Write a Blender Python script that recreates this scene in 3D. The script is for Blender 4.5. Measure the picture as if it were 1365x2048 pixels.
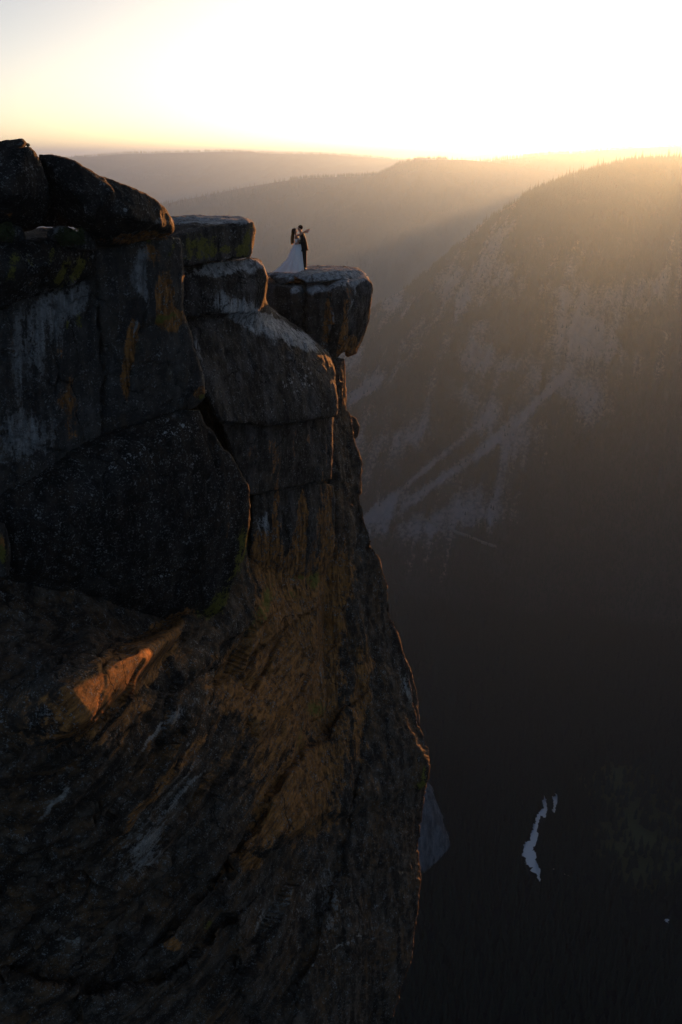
import bpy, bmesh, math, random
import numpy as np
from mathutils import Vector, Matrix

for o in list(bpy.data.objects):
    bpy.data.objects.remove(o)
S = bpy.context.scene
COL = S.collection
R = math.radians

# ------------------------------------------------------------------ camera
FPX = 1991.0                    # focal length in pixels of the 1365 x 2048 photograph (35 mm lens)
PITCH = math.atan(714.0 / FPX)  # eye level lies well above the middle of the picture
cam_d = bpy.data.cameras.new('camera')
cam_d.sensor_fit = 'VERTICAL'
cam_d.sensor_height = 36.0
cam_d.lens = 36.0 * FPX / 2048.0
cam_d.clip_start = 0.5
cam_d.clip_end = 120000.0
cam = bpy.data.objects.new('camera', cam_d)
cam.location = (0, 0, 0)
cam.rotation_euler = (math.pi / 2 - PITCH, 0, 0)
COL.objects.link(cam)
S.camera = cam
CP, SP = math.cos(PITCH), math.sin(PITCH)


def ray(px, py):
    """direction through a point of the photograph; y forward, z up"""
    a = (px - 682.5) / FPX
    b = (1024.0 - py) / FPX
    return a, CP + b * SP, -SP + b * CP


def at(px, py, Y):
    """the place that lies Y metres ahead behind that point"""
    a, fy, fz = ray(px, py)
    k = Y / fy
    return np.array([a * k, Y, fz * k])


def to_px(P):
    P = np.asarray(P, float)
    d = P[..., 1] * CP - P[..., 2] * SP
    return 682.5 + FPX * P[..., 0] / d, 1024.0 - FPX * (P[..., 1] * SP + P[..., 2] * CP) / d


# ------------------------------------------------------------------ sky, sun, exposure
sd = Vector(ray(1462, 226)).normalized()           # the low sun stands just right of the frame
SUN_AZ = math.atan2(sd.x, sd.y)
SUN_EL = math.asin(sd.z)
world = bpy.data.worlds.new('World')
S.world = world
world.use_nodes = True
wn = world.node_tree
sky = wn.nodes.new('ShaderNodeTexSky')
sky.sky_type = 'NISHITA'
sky.sun_disc = False
sky.sun_elevation = SUN_EL
sky.sun_rotation = SUN_AZ
sky.altitude = 2200
sky.air_density = 0.42
sky.dust_density = 6.0
sky.ozone_density = 0.3
bgn = wn.nodes['Background']
wn.links.new(sky.outputs[0], bgn.inputs[0])
bgn.inputs[1].default_value = 0.1

sun_d = bpy.data.lights.new('sun', 'SUN')
sun_d.energy = 5.0
sun_d.angle = R(0.5)
sun_d.color = (1.0, 0.345, 0.075)
sun = bpy.data.objects.new('sun', sun_d)
sun.rotation_euler = (-sd).to_track_quat('-Z', 'Y').to_euler()
sun.location = (200, 400, 200)
COL.objects.link(sun)

vs = S.view_settings
vs.view_transform = 'Standard'
vs.look = 'None'
vs.gamma = 1
vs.use_curve_mapping = False
vs.exposure = 1.06
cy = S.cycles
cy.use_denoising = True
cy.max_bounces = 5
cy.diffuse_bounces = 3
cy.glossy_bounces = 2
cy.volume_bounces = 0
cy.transparent_max_bounces = 6
cy.use_adaptive_sampling = True
cy.adaptive_threshold = 0.008
cy.sample_clamp_indirect = 4.0

# ------------------------------------------------------------------ noise
rng = np.random.default_rng(11)
random.seed(5)


def _hash(ix, iy, iz, seed):
    h = (ix.astype(np.uint32) * np.uint32(374761393)) ^ (iy.astype(np.uint32) * np.uint32(668265263)) ^ \
        (iz.astype(np.uint32) * np.uint32(2147483647)) ^ np.uint32((seed * 974634777 + 12345) & 0xffffffff)
    h = (h ^ (h >> np.uint32(13))) * np.uint32(1274126177)
    h = (h ^ (h >> np.uint32(16))) * np.uint32(2246822519)
    return h ^ (h >> np.uint32(15))


def vnoise(P, seed=0):
    """smooth gradient noise in about -1..1 at points P (n,3)"""
    P = np.asarray(P, float)
    i = np.floor(P).astype(np.int64)
    f = P - i
    u = f * f * f * (f * (f * 6 - 15) + 10)
    out = 0
    for dx in (0, 1):
        for dy in (0, 1):
            for dz in (0, 1):
                h = _hash(i[:, 0] + dx, i[:, 1] + dy, i[:, 2] + dz, seed)
                gx = (h & np.uint32(1023)).astype(float) / 511.5 - 1
                gy = ((h >> np.uint32(10)) & np.uint32(1023)).astype(float) / 511.5 - 1
                gz = ((h >> np.uint32(20)) & np.uint32(1023)).astype(float) / 511.5 - 1
                d = gx * (f[:, 0] - dx) + gy * (f[:, 1] - dy) + gz * (f[:, 2] - dz)
                w = (u[:, 0] if dx else 1 - u[:, 0]) * (u[:, 1] if dy else 1 - u[:, 1]) * (u[:, 2] if dz else 1 - u[:, 2])
                out = out + w * d
    return out * 1.3


def fbm(P, octaves=4, seed=0, gain=0.5):
    P = np.asarray(P, float)
    a, s, out = 1.0, 1.0, 0
    for k in range(octaves):
        out = out + a * vnoise(P * s + 17.3 * k, seed + k)
        a *= gain
        s *= 2.03
    return out


def ridged(P, octaves=4, seed=0, gain=0.55):
    P = np.asarray(P, float)
    a, s, out = 1.0, 1.0, 0
    for k in range(octaves):
        out = out + a * (1 - 2 * np.abs(vnoise(P * s + 9.1 * k, seed + k)))
        a *= gain
        s *= 2.1
    return out


def facets(P, seed=0, tilt=0.6):
    """cells that each lie in a plane of their own tilt (broken rock), and the distance to the cell's edge"""
    P = np.asarray(P, float)
    i = np.floor(P).astype(np.int64)
    best = np.full(len(P), 9.0)
    second = np.full(len(P), 9.0)
    val = np.zeros(len(P))
    for dx in (-1, 0, 1):
        for dy in (-1, 0, 1):
            for dz in (-1, 0, 1):
                c = i + np.array([dx, dy, dz])
                h = _hash(c[:, 0], c[:, 1], c[:, 2], seed)
                h2 = _hash(c[:, 0], c[:, 1], c[:, 2], seed + 77)
                j = np.stack([(h & np.uint32(1023)), (h >> np.uint32(10)) & np.uint32(1023), (h >> np.uint32(20)) & np.uint32(1023)], 1).astype(float) / 1023.0
                g = np.stack([(h2 & np.uint32(1023)), (h2 >> np.uint32(10)) & np.uint32(1023), (h2 >> np.uint32(20)) & np.uint32(1023)], 1).astype(float) / 511.5 - 1
                q = P - (c + j)
                d = (q * q).sum(1)
                v = (q * g).sum(1) * tilt + g[:, 0] * 0.35
                m = d < best
                second = np.where(m, best, np.minimum(second, d))
                best = np.where(m, d, best)
                val = np.where(m, v, val)
    return val, np.sqrt(second) - np.sqrt(best)


def sstep(a, b, x):
    t = np.clip((x - a) / (b - a), 0, 1)
    return t * t * (3 - 2 * t)


# ------------------------------------------------------------------ scene helpers
def link(o, parent=None):
    COL.objects.link(o)
    if parent is not None:
        o.parent = parent
    return o


def mesh_obj(name, V, F, mat, parent=None, smooth=True):
    me = bpy.data.meshes.new(name)
    V = np.asarray(V, dtype=np.float32)
    if isinstance(F, np.ndarray):
        n, k = F.shape
        me.vertices.add(len(V))
        me.vertices.foreach_set('co', V.ravel())
        me.loops.add(n * k)
        me.loops.foreach_set('vertex_index', F.astype(np.int32).ravel())
        me.polygons.add(n)
        me.polygons.foreach_set('loop_start', np.arange(0, n * k, k, dtype=np.int32))
        me.polygons.foreach_set('loop_total', np.full(n, k, dtype=np.int32))
        me.update(calc_edges=True)
    else:
        me.from_pydata([tuple(map(float, v)) for v in V], [], F)
        me.update()
    me.polygons.foreach_set('use_smooth', np.full(len(me.polygons), bool(smooth)))
    if mat is not None:
        me.materials.append(mat)
    o = bpy.data.objects.new(name, me)
    return link(o, parent)


def grid_faces(nu, nv):
    """quads of a (nu x nv) grid stored row after row"""
    i = np.arange(nu - 1)[:, None] * nv + np.arange(nv - 1)[None, :]
    i = i.ravel()
    return np.stack([i, i + nv, i + nv + 1, i + 1], 1)


def empty(name, loc=(0, 0, 0), rz=0):
    o = bpy.data.objects.new(name, None)
    o.empty_display_size = 0.3
    o.location = tuple(map(float, loc))
    o.rotation_euler = (0, 0, rz)
    return link(o)


def tag(o, label=None, cat=None, group=None, kind=None):
    for k, v in (('label', label), ('category', cat), ('group', group), ('kind', kind)):
        if v:
            o[k] = v
    return o


def put_attr(o, name, arr):
    a = o.data.attributes.new(name, 'FLOAT_COLOR', 'POINT')
    a.data.foreach_set('color', np.ascontiguousarray(arr, dtype=np.float32).ravel())


class NT:
    """small wrapper for building shader trees"""
    def __init__(self, name, rough=0.9, spec=0.2):
        self.m = bpy.data.materials.new(name)
        self.m.use_nodes = True
        self.t = self.m.node_tree
        self.b = self.t.nodes['Principled BSDF']
        self.b.inputs['Roughness'].default_value = rough
        self.b.inputs['Specular IOR Level'].default_value = spec
        self.out = self.t.nodes['Material Output']

    def n(self, typ, **kw):
        nd = self.t.nodes.new(typ)
        for k, v in kw.items():
            setattr(nd, k, v)
        return nd

    def set(self, sock, v):
        if hasattr(v, 'is_output') or isinstance(v, bpy.types.NodeSocket):
            self.t.links.new(v, sock)
        else:
            sock.default_value = v

    def pos(self):
        return self.n('ShaderNodeNewGeometry').outputs['Position']

    def scaled(self, vec, s):
        nd = self.n('ShaderNodeVectorMath', operation='MULTIPLY')
        self.set(nd.inputs[0], vec)
        nd.inputs[1].default_value = s if isinstance(s, (tuple, list)) else (s, s, s)
        return nd.outputs[0]

    def noise(self, vec, scale, detail=4, rough=0.55, dist=0.0):
        nd = self.n('ShaderNodeTexNoise')
        self.set(nd.inputs['Vector'], vec)
        nd.inputs['Scale'].default_value = scale
        nd.inputs['Detail'].default_value = detail
        nd.inputs['Roughness'].default_value = rough
        nd.inputs['Distortion'].default_value = dist
        return nd.outputs['Fac']

    def voro(self, vec, scale, feature='F1', rnd=1.0):
        nd = self.n('ShaderNodeTexVoronoi', feature=feature)
        self.set(nd.inputs['Vector'], vec)
        nd.inputs['Scale'].default_value = scale
        nd.inputs['Randomness'].default_value = rnd
        return nd.outputs['Distance']

    def math(self, op, a, b=0.0, c=None, clamp=False):
        nd = self.n('ShaderNodeMath', operation=op, use_clamp=clamp)
        self.set(nd.inputs[0], a)
        self.set(nd.inputs[1], b)
        if c is not None:
            self.set(nd.inputs[2], c)
        return nd.outputs[0]

    def ramp(self, x, lo, hi, a=0.0, b=1.0):
        nd = self.n('ShaderNodeMapRange', interpolation_type='SMOOTHSTEP')
        self.set(nd.inputs[0], x)
        for k, v in zip((1, 2, 3, 4), (lo, hi, a, b)):
            nd.inputs[k].default_value = v
        return nd.outputs[0]

    def mix(self, f, a, b, blend='MIX'):
        nd = self.n('ShaderNodeMix', data_type='RGBA', blend_type=blend)
        self.set(nd.inputs[0], f)
        self.set(nd.inputs[6], a if not isinstance(a, tuple) else (*a, 1))
        self.set(nd.inputs[7], b if not isinstance(b, tuple) else (*b, 1))
        return nd.outputs[2]

    def attr(self, name):
        nd = self.n('ShaderNodeAttribute', attribute_name=name)
        sp = self.n('ShaderNodeSeparateColor')
        self.t.links.new(nd.outputs['Color'], sp.inputs[0])
        return sp.outputs[0], sp.outputs[1], sp.outputs[2], nd.outputs['Alpha']

    def color(self, c):
        self.set(self.b.inputs['Base Color'], c if not isinstance(c, tuple) else (*c, 1))
        return self

    def bump(self, h, strength=0.5, dist=0.05, prev=None):
        nd = self.n('ShaderNodeBump')
        nd.inputs['Strength'].default_value = strength
        nd.inputs['Distance'].default_value = dist
        self.set(nd.inputs['Height'], h)
        if prev is not None:
            self.set(nd.inputs['Normal'], prev)
        self.t.links.new(nd.outputs[0], self.b.inputs['Normal'])
        return nd.outputs[0]


def plain(name, col, rough=0.8, spec=0.2, var=0.25, scale=3.0):
    t = NT(name, rough, spec)
    f = t.noise(t.pos(), scale, 3)
    d = tuple(c * (1 - var) for c in col)
    u = tuple(min(1, c * (1 + var)) for c in col)
    t.color(t.mix(f, d, u))
    return t.m
# ------------------------------------------------------------------ terrain materials
FLOOR_Z = -1050.0


def terrain_mat(name, soil, rock, texture=1.0):
    t = NT(name, 0.95, 0.1)
    r, g, b, a = t.attr('cover')
    p = t.pos()
    n1 = t.noise(p, 0.02 * texture, 6, 0.65)
    n2 = t.noise(p, 0.11 * texture, 4, 0.6)
    st = t.noise(t.scaled(p, (1, 1, 0.25)), 0.06 * texture, 5, 0.6)
    soil_c = t.mix(n1, tuple(c * 0.55 for c in soil), tuple(c * 1.45 for c in soil))
    rock_c = t.mix(st, tuple(c * 0.6 for c in rock), tuple(c * 1.25 for c in rock))
    edge = t.math('ADD', r, t.math('MULTIPLY', t.math('SUBTRACT', n2, 0.5), 0.9))
    ground_c = t.mix(t.ramp(edge, 0.34, 0.72), soil_c, rock_c)
    t.color(t.mix(t.ramp(t.math('ADD', g, t.math('MULTIPLY', t.math('SUBTRACT', n1, 0.5), 0.8)), 0.3, 0.6), ground_c, (0.075, 0.085, 0.036)))
    t.bump(t.math('ADD', n1, n2), 0.6, 6.0)
    return t.m


M_SLOPE = terrain_mat('forest_slope', (0.042, 0.041, 0.038), (0.23, 0.22, 0.235))
M_FLOOR = terrain_mat('forest_floor', (0.018, 0.020, 0.014), (0.20, 0.19, 0.17))
M_FAR = terrain_mat('distant_forest', (0.035, 0.038, 0.028), (0.22, 0.20, 0.18), 0.4)


def polyline(pts, xs):
    pts = np.array(pts, float)
    return [np.interp(xs, pts[:, 0], pts[:, k]) for k in range(1, pts.shape[1])]


# ------------------------------------------------------------------ the valley floor, one sheet to the horizon
gy = np.concatenate([np.linspace(-3000, 700, 12), np.linspace(760, 2700, 130), np.geomspace(2800, 90000, 40)])
gx = np.concatenate([-np.geomspace(70000, 900, 26), np.linspace(-800, 1500, 150), np.geomspace(1600, 70000, 26)])
GX, GY = np.meshgrid(gx, gy, indexing='ij')
P0 = np.stack([GX.ravel(), GY.ravel(), np.zeros(GX.size)], 1)


def floor_px(px, py):
    a, fy, fz = ray(px, py)
    k = FLOOR_Z / fz
    return np.array([a * k, fy * k, FLOOR_Z])


river_c = np.array([floor_px(*q)[:2] for q in ((1082, 1790), (1080, 1762), (1072, 1735), (1062, 1705), (1066, 1675), (1073, 1645), (1083, 1615), (1092, 1596), (1089, 1570), (1094, 1545))])


def seg_dist(xy, line):
    d = np.full(len(xy), 1e9)
    for a, b in zip(line[:-1], line[1:]):
        ab = b - a
        t = np.clip(((xy - a) @ ab) / (ab @ ab), 0, 1)
        d = np.minimum(d, np.hypot(*(xy - (a + t[:, None] * ab)).T))
    return d


fz_ = fbm(P0 * 0.004, 4, 3) * 7.0
rd = seg_dist(P0[:, :2], river_c)
fz_ = fz_ * sstep(20, 160, rd) - 2.5 * (1 - sstep(12, 45, rd))
P0[:, 2] = FLOOR_Z + fz_
ground = mesh_obj('valley_ground', P0, grid_faces(len(gx), len(gy)), M_FLOOR)
tag(ground, kind='structure')
cov = np.zeros((len(P0), 4))
cov[:, 3] = 1
fpx, fpy = to_px(P0)
ok = P0[:, 1] > 700
meadow = ok * np.exp(-(((fpx - 1290) / 110) ** 2 + ((fpy - 1680) / 120) ** 2))
cov[:, 0] = 0.10
cov[:, 1] = np.clip(meadow + ok * np.exp(-(((fpx - 1225) / 70) ** 2 + ((fpy - 1560) / 30) ** 2)), 0, 1)
put_attr(ground, 'cover', cov)

# ------------------------------------------------------------------ the near mountain across the valley
crest = [  # px, py on its skyline, distance ahead
    (480, 900, 3300), (620, 752, 3300), (700, 660, 3320), (760, 612, 3340), (820, 570, 3370), (880, 522, 3400), (940, 470, 3420), (975, 440, 3440), (1000, 424, 3460),
    (1030, 405, 3480), (1050, 392, 3500), (1085, 377, 3530), (1110, 367, 3560), (1140, 356, 3600), (1170, 346, 3640), (1200, 338, 3690),
    (1230, 330, 3740), (1262, 323, 3800), (1300, 320, 3870), (1365, 317, 4000), (1400, 312, 4060), (1440, 288, 4120), (1480, 262, 4180), (1530, 252, 4260), (1600, 246, 4400), (1900, 240, 4900), (2400, 260, 5600)]  # unseen crest beyond the right edge, raised to shade the near haze
NS, NTT = 560, 330
cs = np.array(crest, float)
xs = np.concatenate([np.linspace(480, 1480, 500), np.linspace(1490, 2400, 60)])
cpy, cY = polyline(crest, xs)
crestP = np.array([at(x, y, Y) for x, y, Y in zip(xs, cpy, cY)])
# its foot runs along the valley floor, shifted to the left so that the gullies run down leftwards
foot_tab = [(480, 250, 1010), (700, 420, 1110), (900, 640, 1170), (1100, 880, 1215), (1365, 1220, 1250), (1700, 1700, 1290), (2400, 2900, 1330)]
fpx_, fpy_ = polyline(foot_tab, xs)
footP = np.array([floor_px(a, b) for a, b in zip(fpx_, fpy_)])
tt = np.linspace(0, 1, NTT - 50)
Sg, Tg = np.meshgrid(np.arange(len(xs)), tt, indexing='ij')
A = crestP[Sg.ravel()]
B = footP[Sg.ravel()]
t_ = Tg.ravel()[:, None]
V = A + (B - A) * t_
L = np.linalg.norm(B - A, axis=1)
arc = np.concatenate([[0], np.cumsum(np.linalg.norm(np.diff(crestP, axis=0), axis=1))])[Sg.ravel()]
tv = t_[:, 0]
# profile: steeper rock walls in the middle, talus fan below
drop = (A[:, 2] - B[:, 2])
V[:, 2] += drop * (0.10 * np.sin(np.pi * tv) - 0.035 * np.sin(2 * np.pi * tv))
env = np.sin(np.pi * np.clip(tv, 0, 1)) ** 0.7
qs = np.stack([arc / 330, tv * L / 2600, np.zeros_like(arc)], 1)
qs[:, 0] += 0.25 * fbm(np.stack([arc / 700, tv * 3, arc * 0], 1), 3, 8)
gul = ridged(qs, 5, 21)
V[:, 2] += gul * 55 * env
iso = np.stack([V[:, 0], V[:, 1], V[:, 2]], 1)
V[:, 2] += fbm(iso * 0.0045, 5, 31) * 34 * env + fbm(iso * 0.02, 3, 33) * 7 * np.clip(env * 3, 0, 1)
st_, ed_ = facets(iso * np.array([0.012, 0.012, 0.008]), 5)
V[:, 2] += st_ * 26 * env
# rock: gullies, cliffs and talus
rk = 0.14 + 0.26 * fbm(np.stack([arc / 60, tv * L / 620, arc * 0], 1), 5, 41, 0.6) + 0.34 * fbm(iso * 0.006, 4, 44) + 0.13 * gul
Vpx, Vpy = to_px(V)


def blob(px, py, cx, cyy, rx, ry, ang=0):
    c, s = math.cos(R(ang)), math.sin(R(ang))
    u = (px - cx) * c + (py - cyy) * s
    v = -(px - cx) * s + (py - cyy) * c
    return np.exp(-((u / rx) ** 2 + (v / ry) ** 2))


for cx, cyy, rx, ry, ang, w in ((985, 425, 60, 14, -35, .55), (760, 590, 22, 60, -60, .2), (800, 585, 18, 40, 20, .3), (900, 560, 20, 50, 25, .35), (920, 590, 16, 40, 15, .25), (735, 775, 42, 12, -38, .75),
                                (1000, 530, 50, 30, 0, .2), (1170, 600, 60, 50, 20, .2), (1150, 680, 60, 40, 20, .22), (960, 715, 60, 25, 0, .3), (1180, 810, 40, 60, 0, .3), (1090, 790, 80, 8, -45, .45),
                                (980, 890, 60, 8, -42, .4), (880, 960, 120, 9, -38, .4), (780, 1010, 80, 14, -30, .35), (850, 940, 150, 6, -40, .4), (1020, 880, 40, 60, 0, .22), (960, 1040, 60, 30, -20, .28),
                                (870, 1040, 70, 24, -20, .3), (1300, 570, 40, 30, 0, .2), (1240, 480, 60, 12, -25, .2), (1180, 340, 140, 22, -15, -.5), (1300, 420, 160, 90, 0, -.35), (1300, 950, 160, 160, 0, -.3),
                                (1100, 1180, 400, 90, 0, -.35), (1200, 1040, 120, 70, 0, -.2), (1120, 440, 60, 60, 0, -.2)):
    rk = rk + 1.25 * w * blob(Vpx, Vpy, cx, cyy, rx, ry, ang)
rk = np.clip(rk, 0, 1)
# the hidden back of the mountain
back = []
for k, d in enumerate(np.linspace(0, 1, 51)[1:]):
    q = crestP.copy()
    q[:, 1] += 2200 * d
    q[:, 0] += 500 * d
    q[:, 2] = crestP[:, 2] + (FLOOR_Z - 30 - crestP[:, 2]) * d ** 1.1 * 0.8
    back.append(q)
back = np.array(back[::-1])                      # far first
front = V.reshape(len(xs), -1, 3)
allv = np.concatenate([back.transpose(1, 0, 2), front], 1)
nT = allv.shape[1]
mountain = mesh_obj('mountain_slope', allv.reshape(-1, 3), grid_faces(len(xs), nT)[:, ::-1].copy(), M_SLOPE)
tag(mountain, kind='structure')
cov = np.zeros((len(xs), nT, 4))
cov[..., 3] = 1
cov[:, 50:, 0] = rk.reshape(len(xs), -1)
put_attr(mountain, 'cover', cov.reshape(-1, 4))

# ------------------------------------------------------------------ ridges farther off


def ridge(name, tab, slope, depth_rows, rough, seed):
    xs_ = np.linspace(tab[0][0], tab[-1][0], 330)
    py_, Y_ = polyline(tab, xs_)
    C = np.array([at(x, y, Y) for x, y, Y in zip(xs_, py_, Y_)])
    C[:, 2] += fbm(np.stack([C[:, 0] / (rough * 12), C[:, 1] * 0, C[:, 0] * 0], 1), 4, seed) * rough * 0.10
    rows = []
    H = 1300.0
    for d in np.concatenate([np.linspace(-1, -0.04, 8), np.linspace(0, 1, depth_rows)]):
        q = C.copy()
        run = H / slope
        q[:, 1] -= d * run
        q[:, 0] -= d * run * 0.35 * (1 if d > 0 else 0)
        q[:, 2] -= abs(d) * H
        e = np.clip(abs(d) * 6, 0, 1)
        q[:, 2] += (ridged(np.stack([C[:, 0] / (rough * 9) + d * 0.8, np.full(len(C), d * 2.2), C[:, 0] * 0], 1), 5, seed + 3) * rough * 0.75
                    + fbm(q / (rough * 7), 4, seed + 5) * rough) * e
        rows.append(q)
    rows = np.array(rows).transpose(1, 0, 2)
    o = mesh_obj(name, rows.reshape(-1, 3), grid_faces(len(xs_), rows.shape[1])[:, ::-1].copy(), M_FAR)
    tag(o, kind='structure')
    cv = np.zeros((len(xs_) * rows.shape[1], 4))
    cv[:, 3] = 1
    cv[:, 0] = np.clip(0.10 + 0.3 * fbm(rows.reshape(-1, 3) / (rough * 9), 4, seed + 9), 0, 1)
    put_attr(o, 'cover', cv)
    return o, C, rows


hill_mid, C_mid, rows_mid = ridge('wooded_hill', [(150, 470, 6700), (348, 404, 6900), (420, 390, 7000), (500, 374, 7100), (560, 364, 7150), (620, 357, 7200), (700, 354, 7250), (756, 350, 7300), (780, 338, 7320), (800, 327, 7350), (840, 319, 7380),
                                           (880, 318, 7400), (930, 319, 7450), (985, 325, 7500), (1060, 336, 7600), (1300, 370, 7900)], 0.42, 60, 90, 101)
hill_right, C_right, rows_right = ridge('sunlit_ridge', [(800, 352, 8800), (900, 334, 8900), (985, 322, 9000), (1040, 315, 9100), (1100, 308, 9150), (1150, 306, 9200), (1200, 300, 9250), (1260, 296, 9300), (1365, 292, 9400), (1600, 290, 9800), (2000, 300, 11000)], 0.36, 50, 110, 131)
hill_left, C_left, rows_left = ridge('hazy_ridge', [(-700, 325, 12500), (0, 322, 13000), (100, 320, 13000), (150, 316, 13000), (200, 312, 13000), (250, 308, 13000), (300, 308, 13050), (400, 304, 13100), (440, 302, 13100), (500, 304, 13200), (560, 307, 13300), (640, 309, 13400),
                                          (720, 314, 13500), (800, 320, 13600), (900, 326, 13800), (1100, 330, 14000)], 0.35, 40, 150, 151)
hill_far, C_far, rows_far = ridge('distant_peaks', [(420, 322, 34000), (600, 315, 34000), (660, 311, 34000), (690, 306, 34000), (705, 308, 34000), (730, 315, 34000), (860, 318, 33000), (910, 317, 33000), (950, 313, 32000), (985, 307, 32000), (1040, 307, 32000), (1065, 311, 32000), (1120, 316, 32000), (1400, 318, 32000)], 0.2, 24, 110, 171)

# ------------------------------------------------------------------ river
mw = NT('river_water', 0.05, 1.0)
mw.color((0.62, 0.72, 0.83))  # bright blue-grey tone stands in for part of the sky's reflection
mw.b.inputs['IOR'].default_value = 1.6
mw.bump(mw.noise(mw.scaled(mw.pos(), (1, 1, 1)), 0.25, 3), 0.05, 0.3)


def water_sheet(name, outline):
    rag = []
    for a, b in zip(outline, outline[1:] + outline[:1]):
        for k in range(4):
            f = k / 4
            j = 0.0 if len(outline) < 5 else 2.0
            rag.append((a[0] + (b[0] - a[0]) * f + random.uniform(-j, j), a[1] + (b[1] - a[1]) * f + random.uniform(-j, j)))
    P = np.array([floor_px(*q) for q in rag])
    P[:, 2] = FLOOR_Z + 1.2
    bm = bmesh.new()
    vs_ = [bm.verts.new(p) for p in P]
    f = bm.faces.new(vs_)
    if f.normal.z < 0:
        bmesh.ops.reverse_faces(bm, faces=[f])
    bm.normal_update()
    if f.is_valid and f.normal.z < 0:
        f.normal_flip()
    bmesh.ops.triangulate(bm, faces=bm.faces[:])
    me = bpy.data.meshes.new(name)
    bm.to_mesh(me)
    bm.free()
    me.materials.append(mw.m)
    o = link(bpy.data.objects.new(name, me))
    return tag(o, kind='structure')


river_outline = [(1081, 1768), (1074, 1752), (1060, 1742), (1066, 1737), (1050, 1727), (1051, 1718), (1044, 1712), (1047, 1700), (1048, 1686), (1060, 1681), (1063, 1664), (1067, 1648), (1074, 1634), (1079, 1624), (1088, 1617), (1085, 1606), (1087, 1591),
                 (1093, 1597), (1097, 1617), (1092, 1637), (1083, 1632), (1079, 1640), (1074, 1655), (1076, 1672), (1071, 1690), (1066, 1702), (1073, 1708), (1074, 1722), (1081, 1740), (1081, 1752), (1079, 1757), (1083, 1766)]
river = water_sheet('river_water', river_outline)
river_b = water_sheet('river_water', [(1110, 1628), (1102, 1623), (1107, 1605), (1105, 1588), (1113, 1588), (1116, 1604), (1114, 1618)])
river_c2 = water_sheet('river_water', [(844, 1376), (840, 1352), (846, 1340), (866, 1342), (868, 1352), (862, 1380), (858, 1380), (856, 1362)])
GLINTS = [[(1340, 1848), (1334, 1845), (1328, 1842), (1334, 1840), (1344, 1838)], [(1138, 1762), (1128, 1748), (1140, 1752)], [(1120, 1746), (1102, 1738), (1118, 1738)]]
for g_ in GLINTS:
    water_sheet('river_water', g_)

# ------------------------------------------------------------------ the air
bm = bmesh.new()
bmesh.ops.create_cube(bm, size=1.0)
me = bpy.data.meshes.new('haze')
bm.to_mesh(me)
bm.free()
haze = link(bpy.data.objects.new('haze', me))
zt, zb = 190.0, -2700.0
haze.scale = (150000, 150000, zt - zb)
haze.location = (0, 25000, (zt + zb) / 2)
mh = bpy.data.materials.new('haze_air')
mh.use_nodes = True
hn = mh.node_tree
hn.nodes.clear()
ho = hn.nodes.new('ShaderNodeOutputMaterial')
hv = hn.nodes.new('ShaderNodeVolumePrincipled')
hv.inputs['Color'].default_value = (0.31, 0.53, 1.0, 1)
hv.inputs['Density'].default_value = 8.0e-5
hv.inputs['Anisotropy'].default_value = 0.74
hn.links.new(hv.outputs[0], ho.inputs['Volume'])
me.materials.append(mh)
tag(haze, kind='stuff')
# ------------------------------------------------------------------ rock material
# the attribute 'stone' holds what grows on and stains the rock at each place:
# red = bare pale granite, green = rust-brown stain, blue = yellow-green lichen, alpha = pale crusty lichen


FOL = at(60, 1830, 24.7) - at(560, 1270, 34.8)   # direction of the foliation in the lower wall
FOL = FOL / np.linalg.norm(FOL)


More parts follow.
